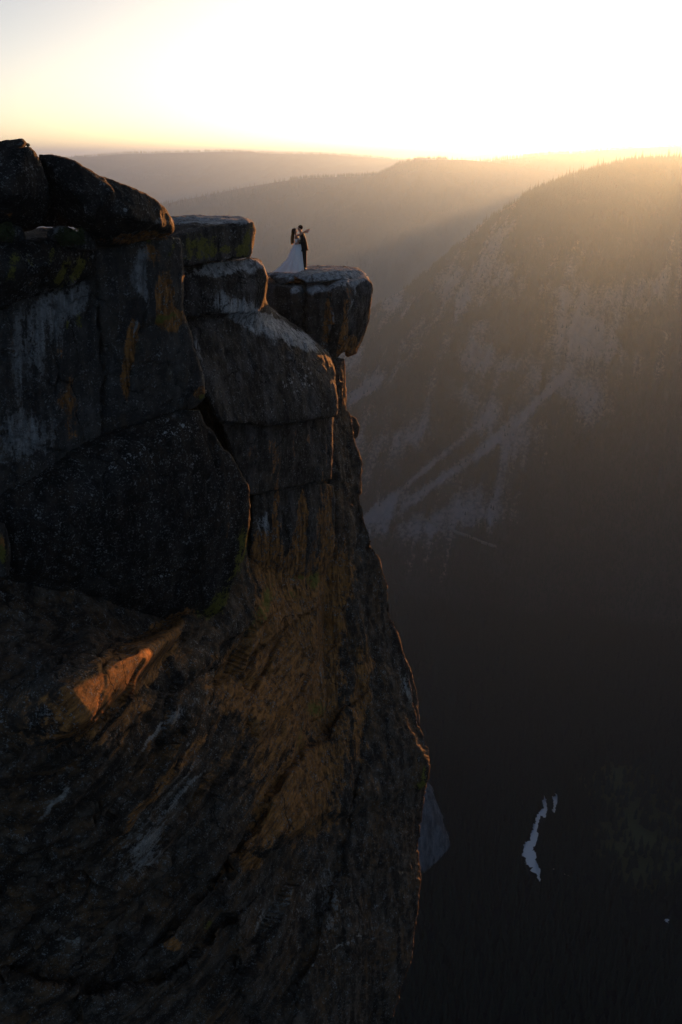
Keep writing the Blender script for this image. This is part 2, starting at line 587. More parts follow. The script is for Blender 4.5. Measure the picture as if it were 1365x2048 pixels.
def rock_mat(name, dark=(0.022, 0.019, 0.017), mid=(0.115, 0.109, 0.112), pale=(0.50, 0.51, 0.53), speck=1.0, fol=False, bump=0.10, brown=(0.098, 0.078, 0.060)):
    t = NT(name, 0.85, 0.25)
    r, g, b, a = t.attr('stone')
    p = t.pos()
    grain = t.noise(p, 17.0, 4, 0.75)
    crust = t.noise(p, 5.0, 8, 0.75)
    mott = t.noise(p, 2.1, 6, 0.68)
    big = t.noise(p, 0.8, 5, 0.6)
    vert = t.noise(t.scaled(p, (2.4, 2.4, 0.20)), 1.0, 6, 0.62, 0.3)
    fine_v = t.noise(t.scaled(p, (8, 8, 0.8)), 1.0, 5, 0.65, 0.2)
    if fol:
        # the lower wall is banded along its foliation instead of straight down
        fl = Vector(FOL)
        e1 = fl.orthogonal().normalized()
        e2 = fl.cross(e1)
        cmb = t.n('ShaderNodeCombineXYZ')
        for k, ax in enumerate((e1, e2, fl)):
            dt = t.n('ShaderNodeVectorMath', operation='DOT_PRODUCT')
            t.set(dt.inputs[0], p)
            dt.inputs[1].default_value = ax
            t.t.links.new(dt.outputs['Value'], cmb.inputs[k])
        q = cmb.outputs[0]
        wf = t.attr('banding')[0]
        band = t.noise(t.scaled(q, (1.5, 1.5, 0.26)), 1.0, 7, 0.65, 0.35)
        fband = t.noise(t.scaled(q, (5.5, 5.5, 1.2)), 1.0, 5, 0.65, 0.2)
        vert = t.math('ADD', t.math('MULTIPLY', vert, t.math('SUBTRACT', 1.0, wf)), t.math('MULTIPLY', band, wf))
        fine_v = t.math('ADD', t.math('MULTIPLY', fine_v, t.math('SUBTRACT', 1.0, wf)), t.math('MULTIPLY', fband, wf))
    warm = t.mix(t.ramp(big, 0.35, 0.65), brown, mid)
    base = t.mix(t.ramp(t.math('ADD', t.math('MULTIPLY', vert, 0.55), t.math('MULTIPLY', mott, 0.45)), 0.42, 0.60), dark, warm)

    def cover(w, amt, lo, hi, *srcs):
        s = 0.0
        for nz, k in srcs:
            s = t.math('ADD', s, t.math('MULTIPLY', t.math('SUBTRACT', nz, 0.5), k))
        return t.ramp(t.math('ADD', t.math('MULTIPLY', w, amt), s), lo, hi)
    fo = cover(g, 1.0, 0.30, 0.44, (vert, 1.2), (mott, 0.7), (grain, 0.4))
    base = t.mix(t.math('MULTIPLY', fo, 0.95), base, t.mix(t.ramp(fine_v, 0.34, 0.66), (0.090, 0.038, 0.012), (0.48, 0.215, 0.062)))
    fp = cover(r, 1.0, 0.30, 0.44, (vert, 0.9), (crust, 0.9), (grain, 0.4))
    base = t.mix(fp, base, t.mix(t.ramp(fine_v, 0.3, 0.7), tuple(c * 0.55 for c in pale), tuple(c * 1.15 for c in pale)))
    # black crust lichen in ragged speckles and patches
    sp = t.ramp(t.math('ADD', t.math('MULTIPLY', crust, 0.65), t.math('MULTIPLY', grain, 0.35)), 0.50, 0.545)
    patch = t.ramp(mott, 0.30, 0.60, 0.35, 1.0)
    base = t.mix(t.math('MULTIPLY', t.math('MULTIPLY', sp, patch), 0.88 * speck), base, (0.014, 0.0135, 0.014))
    # pale crust lichen: rosettes and chips
    vo = t.voro(p, 3.6)
    ros = t.ramp(t.math('ADD', vo, t.math('MULTIPLY', crust, 0.30)), 0.40, 0.32)
    chip = t.ramp(t.math('ADD', t.math('MULTIPLY', grain, 0.6), t.math('MULTIPLY', crust, 0.4)), 0.535, 0.585)
    fa = t.ramp(t.math('ADD', a, t.math('MULTIPLY', t.math('SUBTRACT', mott, 0.5), 0.9)), 0.28, 0.55)
    amount = t.math('MAXIMUM', fa, t.ramp(mott, 0.36, 0.66, 0.10, 0.75))
    base = t.mix(t.math('MULTIPLY', t.math('MAXIMUM', t.math('MULTIPLY', ros, fa), chip), amount), base, (0.36, 0.365, 0.37))
    fy = cover(b, 1.0, 0.26, 0.40, (crust, 1.2), (vert, 0.8), (grain, 0.6))
    base = t.mix(t.math('MULTIPLY', fy, 0.92), base, t.mix(grain, (0.060, 0.062, 0.010), (0.25, 0.225, 0.045)))
    # hairline joints
    wn_ = t.n('ShaderNodeTexNoise')
    t.set(wn_.inputs['Vector'], p)
    wn_.inputs['Scale'].default_value = 1.6
    wn_.inputs['Detail'].default_value = 5
    wv = t.n('ShaderNodeVectorMath', operation='ADD')
    t.set(wv.inputs[0], p)
    t.set(wv.inputs[1], t.scaled(wn_.outputs['Color'], 0.7))
    je = t.voro(t.scaled(wv.outputs[0], (1, 1, 0.55)), 0.75, 'DISTANCE_TO_EDGE')
    joint = t.math('MULTIPLY', t.ramp(je, 0.022, 0.004), t.ramp(big, 0.47, 0.62))
    base = t.mix(t.math('MULTIPLY', joint, 0.7), base, (0.010, 0.009, 0.008))
    base = t.mix(0.6, base, t.mix(grain, (0.35, 0.35, 0.35), (1.65, 1.65, 1.65)), 'MULTIPLY')
    t.color(base)
    n1 = t.bump(t.math('SUBTRACT', crust, t.math('MULTIPLY', joint, 0.8)), 1.0, bump)
    t.bump(grain, 1.0, 0.03, n1)
    return t.m


M_ROCK = rock_mat('lichened_granite')
M_WALL = rock_mat('banded_granite', dark=(0.024, 0.018, 0.014), mid=(0.118, 0.096, 0.077), pale=(0.40, 0.37, 0.34), speck=0.7, fol=True, bump=0.055, brown=(0.145, 0.080, 0.036))
M_DARK = rock_mat('black_lichen_granite', dark=(0.011, 0.010, 0.0095), mid=(0.046, 0.042, 0.040), pale=(0.36, 0.36, 0.37), brown=(0.052, 0.036, 0.025))
M_PALE = rock_mat('weathered_granite', dark=(0.045, 0.042, 0.042), mid=(0.11, 0.105, 0.10), pale=(0.33, 0.33, 0.335), speck=0.75)

# what grows where: (kind, px, py, rx, ry, angle, strength), kinds p pale, o rust, y yellow lichen, w pale crust
PAINT = [
    # upper slab, step and whaleback
    ('p', 430, 438, 110, 10, -2, .9), ('y', 400, 492, 42, 24, -6, .42), ('y', 492, 485, 9, 34, 14, .5), ('y', 450, 505, 46, 10, -8, .3),
    ('p', 450, 535, 80, 16, -12, .75), ('y', 395, 575, 22, 26, 0, .18), ('w', 440, 590, 70, 26, 0, .35), ('p', 470, 595, 60, 25, 0, .22),
    ('p', 510, 640, 75, 24, 26, .8), ('p', 590, 672, 60, 14, 30, .7), ('p', 395, 700, 16, 70, -15, .3), ('p', 540, 730, 110, 60, 25, .16), ('w', 590, 770, 45, 22, -10, .7), ('w', 600, 735, 40, 16, 20, .35), ('w', 520, 700, 120, 60, 20, .2),
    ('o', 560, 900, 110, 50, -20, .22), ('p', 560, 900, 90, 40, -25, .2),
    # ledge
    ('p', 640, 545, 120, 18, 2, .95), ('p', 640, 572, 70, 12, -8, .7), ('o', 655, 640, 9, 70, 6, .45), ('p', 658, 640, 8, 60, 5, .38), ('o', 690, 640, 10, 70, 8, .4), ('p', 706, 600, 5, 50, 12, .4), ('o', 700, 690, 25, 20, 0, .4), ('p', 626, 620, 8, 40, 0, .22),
    # loose boulders
    ('w', 40, 330, 30, 30, 0, .4), ('w', 260, 420, 50, 30, 20, .45), ('w', 130, 345, 40, 20, 20, .4), ('o', 270, 475, 80, 10, -5, .5), ('o', 25, 440, 60, 20, 0, .25), ('p', 115, 465, 18, 14, 0, .7), ('p', 30, 460, 18, 16, 0, .6), ('w', 310, 445, 40, 12, 0, .3),
    # dark band with yellow lichen
    ('y', 25, 540, 9, 36, 12, .32), ('y', 100, 505, 10, 26, 0, .34), ('y', 128, 540, 12, 36, 12, .4), ('y', 160, 530, 13, 34, 16, .48), ('y', 110, 560, 22, 14, 0, .36), ('y', 60, 520, 12, 16, 0, .26), ('o', 70, 575, 80, 16, -10, .2), ('y', 345, 495, 5, 18, 0, .3), ('y', 297, 485, 6, 10, 0, .4),
    # pale wall
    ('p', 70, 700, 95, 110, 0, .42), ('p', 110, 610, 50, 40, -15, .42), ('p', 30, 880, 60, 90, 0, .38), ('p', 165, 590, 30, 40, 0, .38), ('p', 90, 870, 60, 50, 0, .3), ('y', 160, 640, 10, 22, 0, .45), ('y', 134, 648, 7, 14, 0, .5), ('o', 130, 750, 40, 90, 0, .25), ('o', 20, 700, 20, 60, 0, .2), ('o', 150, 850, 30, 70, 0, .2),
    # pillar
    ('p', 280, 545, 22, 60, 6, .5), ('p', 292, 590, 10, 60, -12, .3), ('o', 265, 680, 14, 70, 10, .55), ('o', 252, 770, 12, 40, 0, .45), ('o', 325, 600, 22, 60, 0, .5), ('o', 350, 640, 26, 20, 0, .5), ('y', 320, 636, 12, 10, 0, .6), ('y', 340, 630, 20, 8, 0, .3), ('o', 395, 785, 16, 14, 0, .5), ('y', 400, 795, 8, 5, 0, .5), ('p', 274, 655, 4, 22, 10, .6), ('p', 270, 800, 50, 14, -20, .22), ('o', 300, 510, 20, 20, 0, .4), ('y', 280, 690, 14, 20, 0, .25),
    # nose
    ('w', 355, 860, 34, 16, -10, 1.0), ('w', 300, 890, 70, 14, -24, .4), ('w', 225, 930, 60, 14, -28, .5), ('p', 320, 845, 70, 12, -24, .22), ('w', 240, 960, 110, 20, -24, .28), ('w', 335, 1145, 26, 10, -10, .8), ('w', 380, 1120, 60, 40, 0, .22),
    ('y', 488, 1080, 10, 36, 10, .42), ('y', 470, 1140, 10, 40, 20, .42), ('y', 440, 1205, 16, 30, 30, .45), ('y', 405, 1230, 26, 14, -20, .3), ('y', 6, 1110, 10, 30, 0, .5), ('o', 8, 1090, 8, 30, 0, .4),
    # mid block
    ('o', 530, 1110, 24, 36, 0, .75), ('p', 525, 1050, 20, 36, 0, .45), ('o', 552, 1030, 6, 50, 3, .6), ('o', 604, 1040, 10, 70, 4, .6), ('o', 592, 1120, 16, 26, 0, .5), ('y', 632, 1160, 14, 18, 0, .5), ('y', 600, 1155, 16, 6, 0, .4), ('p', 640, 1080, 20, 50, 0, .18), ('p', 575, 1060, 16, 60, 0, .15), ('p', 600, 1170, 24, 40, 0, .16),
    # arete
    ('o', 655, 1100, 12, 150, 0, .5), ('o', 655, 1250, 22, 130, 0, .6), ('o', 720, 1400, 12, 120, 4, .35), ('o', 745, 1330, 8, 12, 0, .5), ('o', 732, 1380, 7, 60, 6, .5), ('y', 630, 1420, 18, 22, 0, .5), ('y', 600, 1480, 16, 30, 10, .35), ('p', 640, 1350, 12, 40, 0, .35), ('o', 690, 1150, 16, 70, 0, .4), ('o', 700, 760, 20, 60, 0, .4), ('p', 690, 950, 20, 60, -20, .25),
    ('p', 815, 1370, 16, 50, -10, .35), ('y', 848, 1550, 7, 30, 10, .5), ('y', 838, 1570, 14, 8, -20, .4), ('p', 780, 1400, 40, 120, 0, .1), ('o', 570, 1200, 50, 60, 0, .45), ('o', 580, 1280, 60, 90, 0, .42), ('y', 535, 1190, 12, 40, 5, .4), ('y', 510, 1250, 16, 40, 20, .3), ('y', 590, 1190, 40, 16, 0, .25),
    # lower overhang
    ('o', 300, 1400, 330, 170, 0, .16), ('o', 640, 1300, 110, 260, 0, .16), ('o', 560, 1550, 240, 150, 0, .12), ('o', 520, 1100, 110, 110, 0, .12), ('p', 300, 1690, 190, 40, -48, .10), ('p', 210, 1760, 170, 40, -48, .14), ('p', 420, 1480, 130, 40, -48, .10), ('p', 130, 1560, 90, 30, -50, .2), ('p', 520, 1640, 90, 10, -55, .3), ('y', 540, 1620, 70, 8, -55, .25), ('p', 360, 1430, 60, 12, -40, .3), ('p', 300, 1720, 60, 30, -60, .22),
    ('o', 225, 1358, 90, 26, -35, .9), ('o', 330, 1260, 60, 20, -40, .55), ('o', 250, 1340, 90, 40, -35, .5), ('o', 140, 1450, 120, 60, 0, .25), ('o', 500, 1340, 70, 60, 0, .4), ('o', 560, 1420, 70, 60, 0, .35), ('p', 120, 1420, 60, 60, 0, .2), ('p', 400, 1400, 50, 80, 45, .14), ('p', 360, 1560, 30, 130, 45, .16),  # first entry: sunlit streak's orange painted over the wall's own rust
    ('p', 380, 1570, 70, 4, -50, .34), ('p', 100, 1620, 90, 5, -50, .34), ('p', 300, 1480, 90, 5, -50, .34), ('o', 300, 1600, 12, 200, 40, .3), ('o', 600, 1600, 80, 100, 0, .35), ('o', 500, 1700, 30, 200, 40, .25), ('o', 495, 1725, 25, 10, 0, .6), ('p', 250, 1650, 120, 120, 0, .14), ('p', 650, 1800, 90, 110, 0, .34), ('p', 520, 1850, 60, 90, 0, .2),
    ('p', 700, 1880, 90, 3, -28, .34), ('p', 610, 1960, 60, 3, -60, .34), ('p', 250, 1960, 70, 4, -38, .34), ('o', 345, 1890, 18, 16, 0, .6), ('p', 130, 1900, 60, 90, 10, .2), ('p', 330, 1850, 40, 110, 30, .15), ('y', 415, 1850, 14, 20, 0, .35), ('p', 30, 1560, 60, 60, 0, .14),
]


def paint(V):
    """kinds of cover at each point of a rock surface"""
    px, py = to_px(V)
    c = np.zeros((len(V), 4))
    wob = fbm(V * 1.3, 3, 61) * 9
    wob2 = fbm(V * 1.3 + 40, 3, 62) * 9
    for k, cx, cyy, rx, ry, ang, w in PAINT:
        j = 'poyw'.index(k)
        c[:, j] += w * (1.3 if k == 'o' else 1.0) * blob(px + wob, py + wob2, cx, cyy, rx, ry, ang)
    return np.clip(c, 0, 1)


def near_y(Y):
    return np.where(np.asarray(Y, float) < 41, 41 - (41 - np.asarray(Y, float)) * 0.80, Y)


# ------------------------------------------------------------------ rock shapes
def smooth_verts(V, E, it, lam=0.5):
    n = len(V)
    deg = np.zeros(n)
    np.add.at(deg, E[:, 0], 1)
    np.add.at(deg, E[:, 1], 1)
    deg = np.maximum(deg, 1)[:, None]
    for _ in range(it):
        acc = np.zeros_like(V)
        for k in range(3):
            acc[:, k] = np.bincount(E[:, 0], V[E[:, 1], k], n) + np.bincount(E[:, 1], V[E[:, 0], k], n)
        V = V + lam * (acc / deg - V)
    return V


def vert_normals(V, F):
    a = V[F[:, 2]] - V[F[:, 0]]
    b = V[F[:, 3]] - V[F[:, 1]]
    n = np.cross(a, b)
    N = np.zeros_like(V)
    for k in range(4):
        for c in range(3):
            N[:, c] += np.bincount(F[:, k], n[:, c], len(V))
    return N / np.maximum(np.linalg.norm(N, axis=1), 1e-9)[:, None]


def roughen(V, N, amp, scale, blocky=0.5, streak=0.0, foliate=0.0, seed=0, fine=1.0):
    """broken-rock relief pushed along the surface normal"""
    h = 0.40 * fbm(V / (2.6 * scale), 3, 200 + seed) * amp
    W = V + 0.16 * scale * np.stack([fbm(V / scale, 3, 300), fbm(V / scale, 3, 310), fbm(V / scale, 3, 320)], 1)
    if blocky:
        f1, e1 = facets(W / (1.7 * scale) * np.array([1, 1, 0.7]), 400 + seed)
        f2, e2 = facets(W / (0.60 * scale) * np.array([1, 1, 0.8]), 420 + seed)
        f3, e3 = facets(W / (0.24 * scale), 440 + seed)
        sel = sstep(-0.1, 0.5, fbm(V / (3 * scale), 2, 430 + seed))
        h = h + blocky * amp * (0.9 * f1 + 0.48 * f2 + 0.17 * f3) - blocky * amp * sel * (0.55 * (1 - sstep(0, 0.06, e1)) + 0.25 * (1 - sstep(0, 0.10, e2)))
    if streak:
        q = W * np.array([1.5, 1.5, 0.13])
        f4, e4 = facets(q, 505 + seed)
        h = h + streak * amp * (0.55 * f4 + 0.22 * ridged(q * 2.5, 3, 510) - 0.35 * (1 - sstep(0, 0.08, e4)))
    if foliate:
        along = W @ FOL
        perp = W - along[:, None] * FOL
        q = perp * 1.0 + along[:, None] * FOL * 0.11
        f5, e5 = facets(q * 0.5, 530 + seed)
        f6, e6 = facets(q * 2.1, 535 + seed)
        h = h + foliate * amp * (1.9 * f5 + 0.45 * f6 + 0.12 * ridged(q * 3.0, 3, 540) - 1.1 * (1 - sstep(0, 0.06, e5)) * sstep(-0.2, 0.3, fbm(V * 0.35, 2, 545)))
    rough = fbm(V * 3.0, 4, 600, 0.6)
    h = h + fine * (0.030 * rough + 0.020 * ridged(V * 7.0, 2, 610) * sstep(-0.4, 0.4, fbm(V * 0.7, 2, 620)))
    return V + N * h[:, None]


DG = bpy.context.evaluated_depsgraph_get


def rock(name, hulls, parent=None, thick=1.6, shrink=0.9, voxel=0.07, amp=0.12, scale=1.0, rounding=0, blocky=0.6, streak=0.0, foliate=0.0, seed=0, mat=None, cracks=(), fine=1.0, raw=False):
    """a solid block: each hull is a list of (px, py, metres ahead); the back is drawn in behind"""
    bm = bmesh.new()
    for pts in hulls:
        F = np.array([at(q[0], q[1], q[2] if raw else float(near_y(q[2]))) for q in pts])
        c = F.mean(0)
        vsn = [bm.verts.new(p) for p in F]
        Bk = c + (F - c) * shrink
        for q, p in zip(pts, Bk):
            tk = q[3] if len(q) > 3 else thick
            if tk > 0:
                d = p / np.linalg.norm(p)
                p2 = p + np.array([0.25, 1.0, -0.08]) * tk + d * 0.0
                # stay in the shadow of the front so that the outline holds
                kx = p2[1] / p[1]
                p2 = np.array([p[0] * kx * 0.985, p2[1], p[2] * kx - 0.02 * tk])
                vsn.append(bm.verts.new(p2))
        res = bmesh.ops.convex_hull(bm, input=vsn)
        junk = [g for g in res['geom_interior'] + res['geom_unused'] if isinstance(g, bmesh.types.BMVert) and g.is_valid]
        if junk:
            bmesh.ops.delete(bm, geom=list(set(junk)), context='VERTS')
    bmesh.ops.recalc_face_normals(bm, faces=bm.faces[:])
    me = bpy.data.meshes.new('tmp')
    bm.to_mesh(me)
    bm.free()
    tmp = bpy.data.objects.new('tmp', me)
    COL.objects.link(tmp)
    md = tmp.modifiers.new('r', 'REMESH')
    md.mode = 'VOXEL'
    md.voxel_size = voxel
    ev = tmp.evaluated_get(DG())
    m2 = bpy.data.meshes.new_from_object(ev)
    bpy.data.objects.remove(tmp)
    bpy.data.meshes.remove(me)
    n = len(m2.vertices)
    V = np.empty(n * 3, np.float32)
    m2.vertices.foreach_get('co', V)
    V = V.reshape(-1, 3).astype(float)
    E = np.empty(len(m2.edges) * 2, np.int32)
    m2.edges.foreach_get('vertices', E)
    E = E.reshape(-1, 2)
    F = np.empty(len(m2.loops), np.int32)
    m2.loops.foreach_get('vertex_index', F)
    F = F.reshape(-1, 4)
    bpy.data.meshes.remove(m2)
    V = smooth_verts(V, E, rounding)
    N = vert_normals(V, F)
    V = roughen(V, N, amp, scale, blocky, streak, foliate, seed, fine)
    for line, width, depth in cracks:
        px, py = to_px(V)
        w = fbm(V * 2.0, 3, 71)
        d = seg_dist(np.stack([px + 5 * w, py + 5 * fbm(V * 2.0 + 9, 3, 72)], 1), np.array(line, float))
        V = V - N * (depth * np.exp(-(d / width) ** 2) * (0.6 + 0.6 * w))[:, None]
    o = mesh_obj(name, V, F, mat or M_ROCK, parent)
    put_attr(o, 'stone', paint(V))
    return o


# ------------------------------------------------------------------ the cliff wall itself
rows_y = [380, 470, 560, 700, 830, 1000, 1170, 1235, 1300, 1400, 1500, 1700, 1900, 2110]
rows_d = [
    [(-160, 25), (0, 26.5), (150, 28.5), (250, 30)],
    [(-160, 24.5), (0, 25.5), (200, 28.5), (300, 30.5), (340, 32)],
    [(-160, 22.5), (0, 23.4), (200, 27), (350, 31), (500, 36)],
    [(-160, 22), (0, 23.0), (200, 26.5), (350, 30.5), (500, 35), (640, 40)],
    [(-160, 21.5), (0, 22.6), (200, 26), (400, 31), (550, 36), (660, 39.6), (697, 41.5)],
    [(-160, 20.8), (0, 22.2), (200, 25.4), (400, 29.8), (500, 33), (600, 36.5), (655, 38.4), (675, 38.2), (722, 41)],
    [(-160, 21), (0, 22.6), (200, 25.8), (400, 29.6), (480, 31.6), (560, 34.4), (636, 36.6), (650, 38.0), (700, 38.4), (776, 41)],
    [(-160, 21), (0, 22.6), (200, 25.8), (400, 29.2), (470, 30.6), (560, 33.6), (632, 35.8), (650, 37.6), (710, 38.2), (783, 41)],
    [(-160, 20.8), (0, 22.2), (200, 25.2), (380, 28.4), (450, 30.2), (560, 33.2), (625, 35.2), (650, 37.2), (720, 38.0), (803, 41)],
    [(-160, 20.2), (0, 21.6), (200, 24.3), (380, 27.6), (480, 30.2), (560, 32.2), (620, 34.4), (655, 36.2), (740, 37.6), (835, 40.8)],
    [(-160, 19.8), (0, 21.0), (200, 23.5), (400, 27.2), (480, 29.2), (560, 31.4), (650, 34.6), (750, 36.6), (858, 40)],
    [(-160, 19.2), (0, 20.4), (200, 22.6), (400, 25.8), (480, 27.8), (560, 29.6), (700, 33.2), (800, 36), (840, 38.4)],
    [(-160, 19), (0, 20.2), (200, 22), (400, 24.6), (560, 27.6), (700, 31), (827, 36)],
    [(-160, 19), (0, 20.2), (200, 21.8), (400, 24), (560, 26.6), (700, 30), (750, 34)]]
edge_x = [(380, 180), (440, 200), (470, 260), (500, 300), (540, 340), (600, 480), (650, 540), (700, 620), (728, 672), (760, 684), (812, 689), (830, 700), (850, 704), (880, 708), (905, 718), (922, 722), (1000, 723), (1030, 729), (1055, 736), (1095, 748), (1130, 763), (1180, 775),
          (1220, 781), (1255, 786), (1290, 799), (1325, 808), (1360, 818), (1400, 828), (1450, 836), (1475, 848), (1505, 857), (1540, 857), (1580, 850), (1620, 843), (1650, 839), (1700, 837), (1760, 839), (1800, 835), (1850, 830), (1920, 824), (1985, 800), (2048, 776), (2110, 750)]
NPY, NU, NB = 640, 410, 46
pys = np.linspace(488, 2110, NPY)
us = np.linspace(0, 1, NU)
ex = np.interp(pys, *np.array(edge_x, float).T)
PXg = -420 + (ex[:, None] + 420) * us[None, :]
PYg = np.repeat(pys[:, None], NU, 1)
Yr = np.array([np.interp(PXg[i], *np.array(rows_d[j], float).T) for i in range(NPY) for j in range(len(rows_y))]).reshape(NPY, len(rows_y), NU)
ry_ = np.array(rows_y, float)
jj = np.clip(np.searchsorted(ry_, pys) - 1, 0, len(ry_) - 2)
ff = (pys - ry_[jj]) / (ry_[jj + 1] - ry_[jj])
Yg = Yr[np.arange(NPY), jj] * (1 - ff)[:, None] + Yr[np.arange(NPY), jj + 1] * ff[:, None]
for _ in range(6):          # soften the seams between the rows
    Yg[1:-1] = 0.5 * Yg[1:-1] + 0.25 * (Yg[:-2] + Yg[2:])
# steps in the wall: (line, how far the lower right side stands back, width in px)
STEPS = [([(560, 1262), (500, 1300), (440, 1350), (400, 1400), (330, 1490), (250, 1590), (150, 1720), (60, 1830)], .5, 10),
         ([(460, 1290), (380, 1350), (300, 1440), (220, 1540), (120, 1650), (0, 1760)], .35, 7),
         ([(650, 1470), (560, 1560), (520, 1640), (430, 1760), (350, 1850)], -.6, 12),
         ([(580, 1400), (500, 1480), (400, 1600), (300, 1740), (200, 1850)], .3, 8),
         ([(470, 1730), (560, 1690), (650, 1640), (760, 1600), (840, 1570)], -.5, 14),
         ([(430, 1780), (470, 1850), (480, 1950), (520, 2060)], -.4, 10),
         ([(700, 1650), (680, 1750), (640, 1860), (600, 1980), (580, 2060)], -.45, 12),
         ([(60, 1960), (200, 1985), (330, 1960), (420, 1880)], .5, 10),
         ([(700, 1330), (720, 1450), (700, 1600)], .25, 8),
         ([(770, 1300), (800, 1400), (830, 1470), (850, 1510)], .3, 6)]


def signed(pxv, pyv, line):
    best = np.full(pxv.shape, 1e9)
    sg = np.zeros(pxv.shape)
    line = np.array(line, float)
    for a, b in zip(line[:-1], line[1:]):
        ab = b - a
        t = np.clip(((pxv - a[0]) * ab[0] + (pyv - a[1]) * ab[1]) / (ab @ ab), 0, 1)
        dx, dy = pxv - (a[0] + t * ab[0]), pyv - (a[1] + t * ab[1])
        d = np.hypot(dx, dy)
        s = np.sign(ab[0] * dy - ab[1] * dx)
        m = d < best
        best = np.where(m, d, best)
        sg = np.where(m, s, sg)
    return best, best * sg


wobx = fbm(np.stack([PXg.ravel() / 45, PYg.ravel() / 45, PXg.ravel() * 0], 1), 3, 81).reshape(PXg.shape) * 9
woby = fbm(np.stack([PXg.ravel() / 45, PYg.ravel() / 45, PXg.ravel() * 0 + 5], 1), 3, 82).reshape(PXg.shape) * 9
for line, dep, wd in STEPS:
    d, s = signed(PXg + wobx, PYg + woby, line)
    Yg = Yg + 1.7 * dep * (sstep(-wd, wd, -s) - 0.5) * np.exp(-(d / 90.0) ** 2)
Yg = near_y(Yg)
Yg = Yg - 4.5 * blob(PXg, PYg, 150, 1450, 330, 250)
# a long swelling that stands just far enough out for the low sun to graze it
ux, uy = 130 / math.hypot(130, -90), -90 / math.hypot(130, -90)
su = (PXg - 160) * ux + (PYg - 1400) * uy
sv = -(PXg - 160) * uy + (PYg - 1400) * ux
tl = su / math.hypot(130, -90)
half = 4 + 15 * np.clip(1.0 - tl, 0, 1.2)
pinch = 0.00045 + 0.0030 * sstep(0.55, 1.15, tl)
swell = 20.85 + 2.5 * tl + 0.38 * np.clip(tl, 0, 1.2) ** 2 + pinch * np.where(sv > 0, 1.3, 0.8) * np.clip(np.abs(sv) - half, 0, None) ** 2 + 4.5 * np.clip(tl - 0.98, 0, None) + 3.0 * np.clip(-tl, 0, None) ** 1.5
dlt = (Yg - swell) / 0.5
Yg = np.where(dlt > 12, swell, np.where(dlt < -12, Yg, Yg - 0.5 * np.log1p(np.exp(np.clip(dlt, -12, 12)))))
calm = np.exp(-(np.clip(np.abs(tl - 0.5) - 0.5, 0, None) / 0.5) ** 2 - (sv / 55.0) ** 2)
a_, fy_, fz_r = ray(PXg, PYg)
kk = Yg / fy_
Vf = np.stack([a_ * kk, Yg, fz_r * kk], 2)
# round the arete and run back on the far side, so that the wall has thickness
ang_ = us
bend = sstep(0.93, 1.0, us)[None, :]
Vb = []
for k in range(1, NB + 1):
    w = k / NB
    q = Vf[:, -1, :].copy()
    q[:, 1] += 16 * w ** 1.3
    q[:, 0] += (q[:, 0] / q[:, 1] * 16 * w ** 1.3) * 0.7 - 5.0 * w - 0.25 * math.sin(w * math.pi)
    Vb.append(q)
Vb = np.array(Vb).transpose(1, 0, 2)
Vw = np.concatenate([Vf, Vb], 1)
NW = NU + NB
Fw = grid_faces(NPY, NW)
Vw = Vw.reshape(-1, 3)
Nw = vert_normals(Vw, Fw)
if (Nw[(NPY // 2) * NW + NU // 2] * Vw[(NPY // 2) * NW + NU // 2]).sum() > 0:
    Nw = -Nw
    Fw = Fw[:, ::-1].copy()
low = sstep(1180, 1320, to_px(Vw)[1])
lowL = low * (1 - sstep(520, 700, to_px(Vw)[0]))
V1 = roughen(Vw, Nw, 0.24, 1.2, 0.6, 0.75, 0.0, 3)
V2 = roughen(Vw, Nw, 0.27, 1.3, 0.18, 0.0, 1.2, 4, 0.6)
cl = np.concatenate([calm, np.zeros((NPY, NB))], 1).ravel()[:, None]
V0 = Vw
Vw = V1 * (1 - lowL[:, None]) + V2 * lowL[:, None]
Vw = Vw * (1 - 0.94 * cl) + V0 * 0.94 * cl
cliff = mesh_obj('cliff', Vw, Fw, M_WALL)
tag(cliff, kind='structure')
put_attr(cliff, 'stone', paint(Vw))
bd = np.zeros((len(Vw), 4))
bd[:, 0] = lowL
put_attr(cliff, 'banding', bd)

